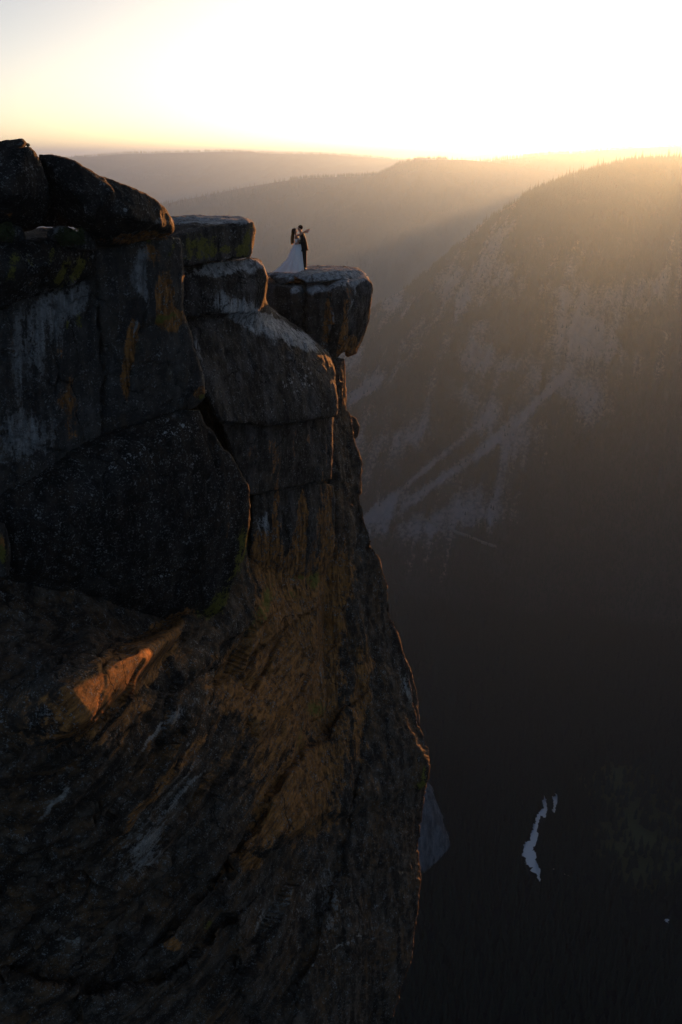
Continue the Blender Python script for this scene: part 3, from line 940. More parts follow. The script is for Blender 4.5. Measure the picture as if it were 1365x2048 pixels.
# ------------------------------------------------------------------ blocks and slabs of the cliff
rock('rock_block', [[(-380, 628, 19.9), (-380, 505, 20.1), (0, 487, 20.8), (60, 479, 21.2), (110, 479, 21.8), (150, 488, 22.6), (188, 497, 23.6), (192, 520, 23.8), (190, 547, 23.8), (150, 563, 22.9), (100, 578, 22), (50, 593, 21.3), (0, 615, 20.7),
                      (0, 545, 20.1), (100, 528, 21.2), (150, 524, 22.2)]], cliff, mat=M_DARK, thick=2.6, amp=.14, seed=1, blocky=.6, streak=.5)
rock('rock_wall', [[(-380, 600, 20.5), (-380, 1070, 20.5), (0, 590, 21.4), (190, 520, 24.1), (202, 640, 24.4), (208, 760, 24.6), (214, 905, 24.8), (0, 1005, 21.6)],
                   [(180, 500, 23.9), (300, 481, 24.9), (358, 475, 25.8), (364, 540, 25.9), (364, 600, 26.0), (360, 660, 26.1), (200, 690, 24.3), (186, 600, 24), (270, 560, 24.5), (300, 640, 24.8)],
                   [(190, 600, 24.2), (350, 590, 25.9), (363, 612, 26.0), (374, 645, 26.1), (390, 705, 26.3), (407, 762, 26.6), (410, 792, 26.8), (400, 806, 27.0), (330, 826, 26.3), (250, 858, 25.4), (200, 900, 24.8), (290, 700, 24.8), (380, 765, 26.2)]], cliff, 2.0, amp=.12, seed=5, blocky=.75, streak=.9, rounding=1, mat=M_PALE,
     cracks=[([(110, 590), (115, 640), (108, 690), (120, 740), (112, 790)], 2.0, .22), ([(0, 870), (50, 880), (90, 900), (130, 905)], 2.2, .2), ([(190, 555), (186, 600), (170, 640)], 2, .2), ([(60, 600), (75, 660), (60, 720), (75, 790), (50, 850)], 1.6, .14), ([(130, 790), (110, 850), (120, 900)], 1.6, .14),
             ([(292, 520), (290, 560), (303, 600), (290, 640), (275, 670), (268, 720), (255, 790)], 3, .2), ([(196, 560), (200, 640), (212, 760), (205, 880)], 3, .3)])
rock('rock_slab', [[(340, 536, 27), (362, 531, 27.2), (440, 522, 28.8), (500, 513, 30.4), (340, 474, 27.1), (365, 467, 27.4), (420, 452, 28.6), (494, 441, 30.1), (507, 447, 30.6), (510, 462, 30.8), (507, 490, 30.8), (501, 512, 30.6),
                    (340, 433, 31.2, .6), (400, 433.5, 31.7, .6), (478, 432, 32.6, .6), (499, 437, 32.4, .6)]], cliff, 2.0, .94, amp=.10, seed=6, blocky=.7, rounding=1)
rock('rock_whaleback', [[(355, 531, 28.6), (500, 515, 31.6), (519, 517, 32.6), (355, 566, 28.3), (430, 566, 29.3), (500, 549, 31.1), (529, 531, 32.0), (536, 550, 32.1), (534, 575, 32.2), (529, 602, 32.2), (520, 625, 31.8), (440, 630, 29.4), (355, 635, 28.2)],
                        [(360, 619, 29.2), (425, 612, 30.8), (500, 615, 33.2), (527, 604, 34.8), (560, 632, 35.8), (620, 672, 37.4), (660, 708, 38.5), (420, 617, 30.0), (470, 629, 31.2), (515, 644, 32.2), (560, 665, 33.6), (610, 689, 35.2), (655, 715, 37.0), (672, 741, 37.0), (676, 800, 36.1), (675, 832, 35.8),
                         (600, 842, 33.6), (530, 853, 31.2), (440, 843, 28.6), (410, 786, 28.2), (384, 700, 28.3), (370, 650, 28.7), (668, 790, 35.9)],
                        [(365, 590, 28.5), (440, 592, 29.4), (505, 585, 31.4), (528, 590, 32.3), (365, 640, 28.6), (440, 634, 30.1), (520, 648, 32.3), (548, 640, 34.2)],
                        [(440, 835, 29.6), (600, 832, 34.6), (668, 812, 37.4), (666, 870, 37.9), (662, 960, 36.6), (560, 975, 33.4), (500, 990, 31.5), (462, 920, 30.8)]], cliff, 2.2, .95, amp=.10, seed=8, blocky=.7, rounding=2, voxel=.065)
rock('rock_ledge', [[(524, 612, 40.4), (527, 574, 40.4), (545, 572, 40.2), (592, 581, 39.7), (606, 586, 39.7), (607, 668, 40.0), (560, 650, 40.5), (532, 549, 45, .3), (605, 547, 45.5, .3)],
                    [(613, 586, 40.1), (632, 572, 40.4), (651, 583, 39.9), (652, 716, 40.7), (640, 704, 40.6), (612, 672, 40.3), (612, 548, 45.5, .3), (650, 548, 45.5, .3)],
                    [(649, 586, 40.1), (668, 576, 40.0), (697, 561, 41.0), (700, 600, 40.4), (690, 700, 41.2), (664, 721, 41.2), (649, 714, 41.0), (672, 640, 40.0), (650, 548, 45.5, .3), (700, 550, 45.5, .3)],
                    [(694, 564, 41.1), (731, 557, 42.2), (744, 567, 42.3), (746, 576, 42.3), (743, 606, 42.4), (737, 640, 42.4), (731, 658, 42.3), (716, 688, 42.2), (711, 706, 42.2), (694, 713, 41.9), (697, 640, 41.0), (720, 600, 41.4), (698, 549, 46, .3), (735, 553, 46, .3)]], cliff, 3.0, .93, amp=.09, seed=10, blocky=.7, streak=.8, rounding=0, voxel=.06,
     cracks=[([(609, 575), (610, 630), (609, 700)], 2.2, .35)])
rock('rock_spike', [[(722, 658, 43.2), (733, 661, 43.4), (727, 668, 43.4), (716, 684, 43.2)]], cliff, .4, amp=.04, seed=11, voxel=.05, rounding=1)
slab_a = rock('rock_slab', [[(581, 548, 41.6), (615, 566, 40.5), (643, 562, 40.7), (696, 555, 41.8), (731, 557, 42.9), (735, 548, 43.4), (618, 552, 40.7), (643, 545, 41.3), (673, 540, 42), (715, 540, 43), (716, 535, 44.2, .4), (678, 534, 44, .4), (618, 530, 44.6, .4), (590, 534, 44.4, .4), (575, 545, 42.5)]], cliff, 1.0, .96, amp=.05, seed=12, blocky=.9, rounding=0, voxel=.05)
slab_b = rock('rock_slab', [[(540, 553, 41.5), (561, 571, 40.4), (588, 561, 40.7), (587, 550, 41.3), (548, 545, 42.4, .4), (585, 540, 43, .4), (530, 545, 43, .4)]], cliff, .8, .95, amp=.05, seed=13, blocky=.9, rounding=0, voxel=.05)
rock('rock_pillar', [[(650, 712, 41.6), (690, 718, 42.4), (687, 740, 42.5), (690, 790, 42.3), (691, 818, 42.2), (672, 835, 41), (664, 760, 40.9)]], cliff, 1.6, amp=.08, seed=14, streak=.8, voxel=.07)
rock('rock_knob', [[(696, 829, 43), (712, 836, 43.2), (720, 853, 43.3), (717, 871, 43.3), (708, 881, 43.2), (695, 872, 43), (700, 850, 42.6)]], cliff, 1.0, amp=.07, seed=15, voxel=.06)
rock('rock_nose', [[(-380, 1065, 20.3), (0, 994, 21.6), (100, 953, 22.7), (200, 908, 23.8), (270, 855, 24.8), (330, 829, 25.6), (398, 814, 26.4), (419, 850, 26.4), (441, 900, 26.5), (479, 940, 27.0), (497, 977, 27.2), (501, 1040, 27.2), (492, 1092, 27.1), (471, 1150, 27.0), (450, 1222, 27.2),
                    (380, 1255, 26.8), (200, 1212, 24.6), (0, 1195, 22.2), (-380, 1195, 20.8), (100, 1050, 21.6), (250, 975, 23.2), (400, 955, 25.5), (480, 1060, 26.6), (460, 990, 26.4), (250, 1120, 23.4), (350, 865, 25.0), (60, 1135, 21.4), (330, 1190, 25.0)]], cliff, 2.6, .94, mat=M_DARK, amp=.13, seed=16, blocky=.7, streak=.2, rounding=1,
     cracks=[([(260, 1165), (330, 1150), (370, 1140), (400, 1150)], 3, .3), ([(410, 830), (430, 900), (440, 960)], 3, .2)])
rock('rock_block', [[(-60, 1040, 19.6), (6, 1048, 19.9), (15, 1090, 19.9), (15, 1155, 20), (-60, 1170, 19.7)]], cliff, 1.0, amp=.08, seed=17)
rock('rock_block', [[(505, 990, 32.2), (560, 974, 33.8), (640, 959, 36.6), (664, 972, 37.2), (670, 1000, 37.3), (666, 1100, 37.3), (641, 1166, 36.9), (600, 1160, 35.6), (545, 1166, 33.8), (500, 1112, 32.0), (585, 1050, 34.1), (560, 1110, 33.6)]], cliff, 1.6, .95, amp=.13, seed=18, blocky=.6, streak=.7, rounding=1)
rock('rock_flake', [[(630, 1255, 35.9), (646, 1290, 36.6), (653, 1330, 36.9), (646, 1370, 36.5), (625, 1396, 35.6), (611, 1382, 35.1), (615, 1320, 35.2)]], cliff, .8, amp=.08, seed=19, streak=.5, voxel=.07)
rock('rock_flake', [[(796, 1284, 41), (821, 1336, 41.2), (836, 1398, 41.4), (838, 1452, 41.4), (822, 1440, 40.4), (806, 1390, 40.2)]], cliff, 1.4, amp=.08, seed=20, streak=.5, voxel=.07)
rock('rock_flake', [[(836, 1690, 38.2), (843, 1762, 38.4), (836, 1790, 38), (826, 1760, 37.4)]], cliff, .8, amp=.06, seed=21, voxel=.07)

# ------------------------------------------------------------------ loose boulders on the rim
b1 = rock('boulder', [[(-70, 320, 20.7), (-70, 297, 20.9), (15, 302, 20.7), (44, 293, 20.9), (51, 285, 21.1), (44, 278, 21.3), (20, 280, 21.3), (-20, 288, 21.2)]], None, 1.0, amp=.06, seed=31, mat=M_DARK, blocky=.4, voxel=.05)
tag(b1, 'flat dark boulder lying on top of the upper left rock, highest of all', 'boulder')
b2 = rock('boulder', [[(-90, 330, 20), (0, 310, 20.3), (25, 298, 20.5), (57, 294, 20.7), (70, 306, 20.9), (82, 338, 21), (94, 370, 21.3), (97, 402, 21.4), (88, 440, 21.8), (60, 462, 21.9), (30, 470, 21.6), (-90, 475, 21.3), (20, 385, 19.6), (52, 390, 20.2)]], None, 1.3, amp=.08, seed=32, mat=M_DARK, blocky=.45, voxel=.06, rounding=1)
tag(b2, 'tall dark boulder at the left edge under the flat boulder', 'boulder')
b3 = rock('boulder', [[(78, 309, 22.1), (103, 309, 22.1), (147, 321, 22.1), (187, 344, 22.3), (213, 360, 22.4), (94, 372, 22.2), (101, 405, 22.3), (118, 432, 22.5), (150, 455, 22.8), (190, 476, 23), (220, 486, 23.2), (230, 385, 22), (150, 385, 21.3), (182, 430, 21.6)],
                      [(187, 346, 22.7), (222, 359, 22.7), (262, 373, 23.1), (300, 391, 23.6), (330, 415, 24.1), (345, 439, 24.5), (350, 455, 24.7), (345, 467, 24.7), (300, 477, 24.4), (250, 488, 23.9), (215, 495, 23.5), (192, 487, 23.1), (200, 420, 21.9), (260, 432, 22.3), (312, 446, 23.3)]], None, 1.5, amp=.08, seed=33, mat=M_DARK, blocky=.4, voxel=.06, rounding=1)
tag(b3, 'long whale shaped dark boulder on the rim, largest of the loose boulders', 'boulder')
b4 = rock('boulder', [[(92, 492, 21.9), (95, 463, 21.9), (110, 452, 22.1), (133, 453, 22.2), (146, 465, 22.2), (152, 495, 22.2)]], None, .6, amp=.03, seed=34, voxel=.04, mat=M_PALE, blocky=.3)
tag(b4, 'small pale rounded boulder beside the shrub below the gap', 'boulder')
b5 = rock('boulder', [[(-200, 495, 20.7), (-200, 452, 20.9), (0, 447, 21), (30, 448, 21.1), (44, 457, 21.2), (50, 476, 21.2), (50, 490, 21.1)]], None, .6, amp=.03, seed=35, voxel=.04, mat=M_PALE, blocky=.3)
tag(b5, 'pale rounded boulder at the left edge under the tall boulder', 'boulder')
b6 = rock('boulder', [[(150, 500, 22.5), (152, 465, 22.6), (172, 456, 22.8), (186, 462, 22.9), (190, 500, 22.9)]], None, .6, amp=.03, seed=36, voxel=.04, blocky=.3)
tag(b6, 'small dark boulder right of the shrub under the long boulder', 'boulder')
b7 = rock('boulder', [[(62, 402, 24.6), (150, 398, 24.8), (160, 452, 25), (112, 449, 25), (98, 445, 25), (70, 452, 24.8)]], None, .7, amp=.05, seed=38, voxel=.05, mat=M_DARK)
tag(b7, 'shadowed boulder wedged in the gap behind the two large ones', 'boulder')
rim = rock('rock_rim', [[(-200, 492, 22.3), (150, 492, 23.2), (30, 458, 25.8), (135, 455, 26.6), (-200, 462, 25)]], cliff, .8, amp=.04, seed=37, voxel=.06)
# ------------------------------------------------------------------ trees
M_NEEDLE = plain('conifer_needles', (0.026, 0.032, 0.018), 0.9, 0.1, 0.35, 0.4)
M_BARK = plain('conifer_bark', (0.09, 0.065, 0.045), 0.95, 0.1, 0.3, 2.0)
M_SNAG = plain('dead_wood', (0.24, 0.22, 0.20), 0.9, 0.1, 0.2, 1.0)


def conifer_crown(h, r, whorls, arms, seed, droop=0.25):
    """a crown of drooping branch fans with gaps; every fan is a few leaf-sized faces"""
    rn = random.Random(seed)
    V, F = [], []
    for w in range(whorls):
        f = w / (whorls - 1)
        z = h * (0.14 + 0.84 * f)
        rad = r * (1 - f) ** 0.85 * rn.uniform(0.8, 1.1) + 0.12
        n = max(4, int(arms * (1 - 0.45 * f)))
        ph = rn.uniform(0, 6.28)
        for k in range(n):
            if rn.random() < 0.10:
                continue
            a = ph + 6.283 * (k + rn.uniform(-0.25, 0.25)) / n
            L = rad * rn.uniform(0.65, 1.15)
            wd = (0.34 * L + 0.25) * rn.uniform(0.8, 1.2)
            c, s = math.cos(a), math.sin(a)
            dz = -droop * L * rn.uniform(0.6, 1.4)
            up = 0.30 * (h / whorls) + 0.10 * L
            i = len(V)
            V += [(0, 0, z + up), (c * L * .55 - s * wd, s * L * .55 + c * wd, z + dz * .55), (c * L, s * L, z + dz), (c * L * .55 + s * wd, s * L * .55 - c * wd, z + dz * .55), (c * L * .5, s * L * .5, z + dz * .2 + up * .75)]
            F += [(i, i + 1, i + 4), (i + 1, i + 2, i + 4), (i + 2, i + 3, i + 4), (i + 3, i, i + 4)]
    return np.array(V), F


def trunk_mesh(h, r):
    V, F = [], []
    rings = [(0, r * 1.35), (h * 0.06, r), (h * 0.5, r * 0.62), (h * 0.97, r * 0.08)]
    for z, q in rings:
        V += [(q * math.cos(k * math.pi / 3), q * math.sin(k * math.pi / 3), z) for k in range(6)]
    for a in range(3):
        for k in range(6):
            F.append((a * 6 + k, a * 6 + (k + 1) % 6, a * 6 + 6 + (k + 1) % 6, a * 6 + 6 + k))
    return np.array(V), F


def make_tree(h, r, whorls, arms, seed):
    e = empty('conifer_tree')
    v, f = conifer_crown(h, r, whorls, arms, seed)
    mesh_obj('crown', v, f, M_NEEDLE, e, smooth=False)
    v, f = trunk_mesh(h, 0.018 * h)
    mesh_obj('trunk', v, f, M_BARK, e)
    return e


protos = [make_tree(25, 6.2, 13, 10, 1), make_tree(32, 4.6, 18, 8, 2), make_tree(24, 5.6, 12, 9, 3)]
used = [False] * 3


def place_tree(P, s, label, group, k):
    src = protos[k]
    if not used[k]:
        e = src
        used[k] = True
    else:
        e = src.copy()
        COL.objects.link(e)
        for ch in src.children:
            c = ch.copy()
            COL.objects.link(c)
            c.parent = e
    e.location = tuple(map(float, P))
    e.rotation_euler = (0, 0, random.uniform(0, 6.28))
    e.scale = (s, s, s * random.uniform(0.85, 1.15))
    return tag(e, label, 'tree', group)


def ground_h(P):
    q = np.stack([P[:, 0], P[:, 1], np.zeros(len(P))], 1)
    z = fbm(q * 0.004, 4, 3) * 7.0
    d = seg_dist(q[:, :2], river_c)
    return FLOOR_Z + z * sstep(20, 160, d) - 2.5 * (1 - sstep(12, 45, d)), d


def in_poly(px, py, poly):
    inside = np.zeros(px.shape, bool)
    poly = np.array(poly, float)
    j = len(poly) - 1
    for i in range(len(poly)):
        xi, yi = poly[i]
        xj, yj = poly[j]
        c = ((yi > py) != (yj > py)) & (px < (xj - xi) * (py - yi) / (yj - yi + 1e-12) + xi)
        inside ^= c
        j = i
    return inside


def wet(P):
    px, py = to_px(P)
    w = in_poly(px, py, river_outline)
    for o in (((1109, 1626), (1104, 1622), (1108, 1605), (1107, 1590), (1112, 1590), (1113, 1604), (1112, 1618)), ((844, 1376), (840, 1352), (846, 1340), (866, 1342), (868, 1352), (862, 1380), (858, 1380), (856, 1362)), ((1250, 1836), (1250, 1830), (1310, 1830), (1342, 1838), (1340, 1850))):
        w |= in_poly(px, py, o)
    return w


# candidates on the valley floor
n = 62000
X = rng.uniform(-700, 1500, n)
Y = rng.uniform(820, 2500, n)
P = np.stack([X, Y, np.full(n, FLOOR_Z)], 1)
px, py = to_px(P)
keep = (px > 560) & (px < 1420) & (py < 2180)
# not on the slope, not in the water, thin on the meadow
fline = np.interp(X, footP[:, 0], footP[:, 1])
keep &= Y < fline + 60
z, drv = ground_h(P)
P[:, 2] = z
front_clear = P.copy()
keep &= ~wet(P)
thin = blob(px, py, 1290, 1680, 90, 110) + blob(px, py, 1230, 1560, 60, 30) * .6
keep &= rng.uniform(0, 1, n) > thin * 0.9
# trees whose tops would hide the water stay low or are left out
for q, sx in ((.2, -1), (.2, 1), (.45, 0), (.7, 0), (.9, 0)):
    T = P.copy()
    T[:, 2] += 26 * q
    T[:, 0] += sx
    keep &= ~(wet(T) & (rng.uniform(0, 1, n) > 0.015))
Pf = P[keep]
sf = rng.uniform(0.55, 1.25, len(Pf))
# candidates on the mountain
n = 90000
si = rng.integers(0, len(xs) - 1, n)
fi = rng.integers(0, nT - 52, n)
u1, u2 = rng.uniform(0, 1, (2, n))
G = allv[:, 50:, :]
Pm = G[si, fi] * ((1 - u1) * (1 - u2))[:, None] + G[si + 1, fi] * (u1 * (1 - u2))[:, None] + G[si, fi + 1] * ((1 - u1) * u2)[:, None] + G[si + 1, fi + 1] * (u1 * u2)[:, None]
rkm = rk.reshape(len(xs), -1)[si, fi]
dens = 1 - sstep(0.22, 0.5, rkm)
mpx, mpy = to_px(Pm)
keep = (rng.uniform(0, 1, n) < dens * 0.9 + 0.03) & (mpx > 640) & (mpx < 1430)
Pm = Pm[keep]
sm = rng.uniform(0.45, 0.95, len(Pm)) * np.where(to_px(Pm)[1] < 480, 1.0, 0.72)
# along the skylines
sky_pts, sky_s = [], []


def skyline(C, n_, px_lo, px_hi, s_lo, s_hi, back, dense=None):
    cx = to_px(C)[0]
    for _ in range(n_):
        i = random.randrange(len(C) - 1)
        if not (px_lo < cx[i] < px_hi):
            continue
        if dense is not None and vnoise(np.array([[C[i, 0] / dense, 3.3, 0.5]]), 9)[0] < -0.15:
            continue
        t = random.random()
        p = C[i] * (1 - t) + C[i + 1] * t
        p = p + np.array([0, random.uniform(-back, back * 0.3), 0])
        p[2] -= 1.0
        sky_pts.append(p)
        sky_s.append(random.uniform(s_lo, s_hi) * (1.25 if random.random() < 0.1 else 1))


skyline(C_mid, 2600, 320, 1060, 0.55, 1.0, 60, 260)
skyline(C_right, 2600, 960, 1400, 0.6, 1.25, 60)
skyline(C_left, 2600, 130, 860, 0.8, 1.3, 80)
# on the faces of the farther hills
for rows_, n_, s0, s1 in ((rows_mid, 14000, .6, 1.1), (rows_right, 6000, .7, 1.2), (rows_left, 5000, .9, 1.3)):
    K = rows_.shape[1]
    a = rng.integers(0, rows_.shape[0] - 1, n_)
    b = rng.integers(8, K - 1, n_)
    w = rng.uniform(0, 1, (2, n_))
    q = rows_[a, b] * (1 - w[0])[:, None] * 1 + rows_[a + 1, b] * w[0][:, None]
    q = q + (rows_[a, b + 1] - rows_[a, b]) * w[1][:, None]
    qx, qy = to_px(q)
    m = (qx > 100) & (qx < 1430) & (qy < 640)
    sky_pts += list(q[m])
    sky_s += list(rng.uniform(s0, s1, int(m.sum())))

# the 300 that show largest: riverside trees and those on the mountain's skyline stand as trees of their own
big_i = np.argsort(-(sf / np.linalg.norm(Pf, axis=1)) - 0.00002 * np.exp(-((to_px(Pf)[0] - 1075) / 140) ** 2 - ((to_px(Pf)[1] - 1680) / 150) ** 2))
vis = (to_px(Pf)[0] > 800) & (to_px(Pf)[0] < 1350) & (to_px(Pf)[1] < 2040)
fx, fy2 = to_px(Pf)
edge_of = np.interp(fy2, *np.array(edge_x, float).T)
vis &= fx > edge_of + 12
drf = seg_dist(Pf[:, :2], river_c)
bank = [i for i in np.where(vis & (drf < 90))[0]][:110]
near = [i for i in big_i if vis[i] and i not in set(bank)][:70]
for i in bank:
    side = 'left' if fx[i] < np.interp(fy2[i], [1570, 1596, 1615, 1645, 1675, 1705, 1735, 1790], [1089, 1092, 1083, 1073, 1066, 1062, 1072, 1082]) else 'right'
    far_ = 'upper' if fy2[i] < 1650 else 'lower'
    place_tree(Pf[i], sf[i], f'dark conifer on the {side} bank of the river, along its {far_} reach', f'conifers on the {side} river bank, {far_} reach', int(rng.integers(0, 3)))
for i in near:
    place_tree(Pf[i], sf[i], 'dark conifer in the valley forest nearest below the cliff', 'conifers on the near valley floor', int(rng.integers(0, 3)))
mask = np.ones(len(Pf), bool)
mask[bank] = False
mask[near] = False
cx = to_px(crestP)[0]
ids = [i for i in range(len(crestP) - 1) if 1040 < cx[i] < 1366]
for k in range(118):
    i = ids[int((k + random.random()) * len(ids) / 118) % len(ids)]
    p = crestP[i] + np.array([random.uniform(-3, 3), random.uniform(-25, 5), -1.5])
    s_ = random.choice((0.55, 0.65, 0.7, 0.9, 1.0, 1.25))
    hgt = 'tall' if s_ > 0.8 else 'short'
    part = 'the high right part' if cx[i] > 1200 else 'the lower left part'
    place_tree(p, s_, f'{hgt} conifer silhouetted on the near mountain skyline, along {part}', f'{hgt} conifers on the mountain skyline, {part}', int(rng.integers(0, 3)))
skyline(crestP, 700, 940, 1420, 0.35, 0.7, 40)


def forest(name, pts, scl, src):
    """many trees as one object: the same tree set out on points"""
    me = bpy.data.meshes.new(name)
    me.vertices.add(len(pts))
    me.vertices.foreach_set('co', np.asarray(pts, np.float32).ravel())
    a = me.attributes.new('size', 'FLOAT', 'POINT')
    a.data.foreach_set('value', np.asarray(scl, np.float32))
    a = me.attributes.new('turn', 'FLOAT_VECTOR', 'POINT')
    r_ = np.zeros((len(pts), 3), np.float32)
    r_[:, 2] = rng.uniform(0, 6.28, len(pts))
    r_[:, :2] = rng.normal(0, 0.03, (len(pts), 2))
    a.data.foreach_set('vector', r_.ravel())
    o = link(bpy.data.objects.new(name, me))
    g = bpy.data.node_groups.new(name, 'GeometryNodeTree')
    g.interface.new_socket('Geometry', in_out='INPUT', socket_type='NodeSocketGeometry')
    g.interface.new_socket('Geometry', in_out='OUTPUT', socket_type='NodeSocketGeometry')
    gi, go = g.nodes.new('NodeGroupInput'), g.nodes.new('NodeGroupOutput')
    mp = g.nodes.new('GeometryNodeMeshToPoints')
    ip = g.nodes.new('GeometryNodeInstanceOnPoints')
    oi = g.nodes.new('GeometryNodeObjectInfo')
    oi.inputs['Object'].default_value = src
    oi.inputs['As Instance'].default_value = True
    sa = g.nodes.new('GeometryNodeInputNamedAttribute')
    sa.data_type = 'FLOAT'
    sa.inputs[0].default_value = 'size'
    ra = g.nodes.new('GeometryNodeInputNamedAttribute')
    ra.data_type = 'FLOAT_VECTOR'
    ra.inputs[0].default_value = 'turn'
    g.links.new(gi.outputs[0], mp.inputs[0])
    g.links.new(mp.outputs[0], ip.inputs['Points'])
    g.links.new(oi.outputs['Geometry'], ip.inputs['Instance'])
    g.links.new(ra.outputs[0], ip.inputs['Rotation'])
    g.links.new(sa.outputs[0], ip.inputs['Scale'])
    g.links.new(ip.outputs[0], go.inputs[0])
    md = o.modifiers.new('forest', 'NODES')
    md.node_group = g
    return tag(o, kind='stuff')


kid = [[c for c in p.children if c.name.startswith('crown')][0] for p in protos]
h1 = rng.uniform(0, 1, mask.sum())
forest('valley_forest', Pf[mask][h1 < .75], sf[mask][h1 < .75], kid[0])
forest('valley_forest', Pf[mask][h1 >= .75], sf[mask][h1 >= .75], kid[1])
forest('mountain_forest', Pm, sm, kid[2])
forest('ridge_forest', np.array(sky_pts), np.array(sky_s), kid[1])
# ------------------------------------------------------------------ shrubs on the rim
M_LEAF = plain('shrub_leaves', (0.045, 0.055, 0.022), 0.8, 0.2, 0.4, 30.0)
M_TWIG = plain('shrub_twigs', (0.07, 0.05, 0.035), 0.9, 0.1, 0.3, 20.0)


def shrub(label, center, rad, n_, seed, leaf=0.05):
    rn = random.Random(seed)
    base = np.array(center) - np.array([0, 0, rad[2]])
    e = empty('shrub', base)
    V, F, TV, TF = [], [], [], []
    for k in range(26):
        a = rn.uniform(0, 6.283)
        q = np.array([math.cos(a) * rad[0] * rn.uniform(.3, .9), math.sin(a) * rad[1] * rn.uniform(.3, .9), rad[2] * rn.uniform(.9, 1.8)])
        i = len(TV)
        w = 0.008
        TV += [(-w, 0, 0), (w, 0, 0), (0, w, 0), tuple(q)]
        TF += [(i, i + 1, i + 3), (i + 1, i + 2, i + 3), (i + 2, i, i + 3)]
    for k in range(n_):
        d = np.array([rn.gauss(0, 1) for _ in range(3)])
        d /= np.linalg.norm(d)
        r_ = rn.uniform(0.45, 1.0) ** 0.5 * (1 + 0.25 * math.sin(5 * d[0] + seed) * math.cos(4 * d[2]))
        c = d * np.array(rad) * r_ + np.array([0, 0, rad[2]])
        t1 = np.array([rn.gauss(0, 1) for _ in range(3)])
        t1 /= np.linalg.norm(t1)
        t2 = np.cross(t1, d)
        L = leaf * rn.uniform(.6, 1.4)
        i = len(V)
        V += [tuple(c - t1 * L), tuple(c + t2 * L * .4), tuple(c + t1 * L), tuple(c - t2 * L * .4)]
        F.append((i, i + 1, i + 2, i + 3))
    mesh_obj('foliage', np.array(V), F, M_LEAF, e, smooth=False)
    mesh_obj('twigs', np.array(TV), TF, M_TWIG, e, smooth=False)
    return tag(e, label, 'shrub', 'low shrubs on the cliff rim')


shrub('dark low shrub against the small pale boulder below the gap', at(143, 473, float(near_y(21.7))), (0.38, 0.3, 0.23), 1700, 1, .035)
shrub('dark low shrub at the left edge in front of the pale boulder', at(6, 464, float(near_y(20.5))), (0.3, 0.25, 0.23), 1300, 2, .035)
shrub('tiny shrub growing beside the flat boulder against the sky', at(56, 290, float(near_y(21.2))), (0.05, 0.05, 0.045), 90, 3, .022)

# ------------------------------------------------------------------ the pale buttress far below, and the old road on the slope
mb = NT('far_granite', 0.9, 0.2)
q_ = mb.pos()
mb.color(mb.mix(mb.ramp(mb.noise(mb.scaled(q_, (.16, .05, .03)), 1.0, 7, .7), .35, .65), (0.045, 0.048, 0.055), mb.mix(mb.noise(q_, .12, 6, .7), (0.09, 0.10, 0.11), (0.25, 0.26, 0.28))))
mb.bump(mb.noise(q_, .1, 6, .7), 1.0, 4.0)
M_BUTT = mb.m
butt = rock('rock_buttress', [[(846, 1552, 1345), (862, 1572, 1340), (880, 1622, 1315), (902, 1688, 1285), (894, 1705, 1275), (850, 1745, 1250), (790, 1740, 1240), (790, 1556, 1330), (868, 1640, 1290), (850, 1660, 1278)]], None, 60, .97, voxel=2.0, amp=4.0, scale=9, seed=41, blocky=.8, streak=.0, rounding=1, fine=0, mat=M_BUTT)
tag(butt, 'pale smooth rock buttress rising from the forest far below the cliff', 'rock')

M_ROAD = plain('old_road', (0.15, 0.15, 0.15), 0.9, 0.1, 0.2, 0.05)
Vm2 = np.stack([Vpx, Vpy], 1)


def slope_path(pts, width):
    mid = []
    for q in pts:
        mid.append(V[np.argmin(((Vm2 - np.array(q)) ** 2).sum(1))])
    mid = np.array(mid)
    dense = np.concatenate([np.linspace(a, b, 14)[:-1] for a, b in zip(mid[:-1], mid[1:])] + [mid[-1:]])
    up = np.array([0, -0.35, 1.0])
    V_, F_ = [], []
    for p in dense:
        V_ += [p + up * 5 + np.array([0, -1, -.55]) * width * .5, p + up * 5 + np.array([0, 1, .55]) * width * .5, p + up * 0 + np.array([0, -1, -.55]) * width * .5]
    for k in range(len(dense) - 1):
        i = 3 * k
        F_ += [(i, i + 3, i + 4, i + 1), (i + 2, i + 5, i + 3, i)]
    o = mesh_obj('path', np.array(V_), F_, M_ROAD)
    return tag(o, kind='structure')


slope_path([(895, 1056), (915, 1064), (940, 1076), (965, 1087), (992, 1097)], 5)
slope_path([(826, 1034), (850, 1042), (878, 1052)], 3.5)

# ------------------------------------------------------------------ the couple on the ledge
M_SKIN = plain('skin', (0.46, 0.27, 0.19), 0.55, 0.4, 0.06, 30)
M_SUIT = plain('dark_suit', (0.012, 0.012, 0.014), 0.75, 0.2, 0.2, 60)
M_SHOE = plain('shoe_leather', (0.012, 0.010, 0.009), 0.4, 0.4, 0.1, 30)
M_LIP = plain('lips', (0.36, 0.12, 0.10), 0.5, 0.3, 0.05, 30)
M_EYE = plain('eye', (0.05, 0.035, 0.03), 0.3, 0.5, 0.05, 30)


def cloth_mat(name, col, trans):
    t = NT(name, 0.9, 0.1)
    f = t.noise(t.pos(), 40, 3)
    c = t.mix(f, tuple(x * .92 for x in col), col)
    t.color(c)
    tr = t.n('ShaderNodeBsdfTranslucent')
    t.set(tr.inputs['Color'], c)
    mx = t.n('ShaderNodeMixShader')
    mx.inputs[0].default_value = trans
    t.t.links.new(t.b.outputs[0], mx.inputs[1])
    t.t.links.new(tr.outputs[0], mx.inputs[2])
    t.t.links.new(mx.outputs[0], t.out.inputs['Surface'])
    return t.m


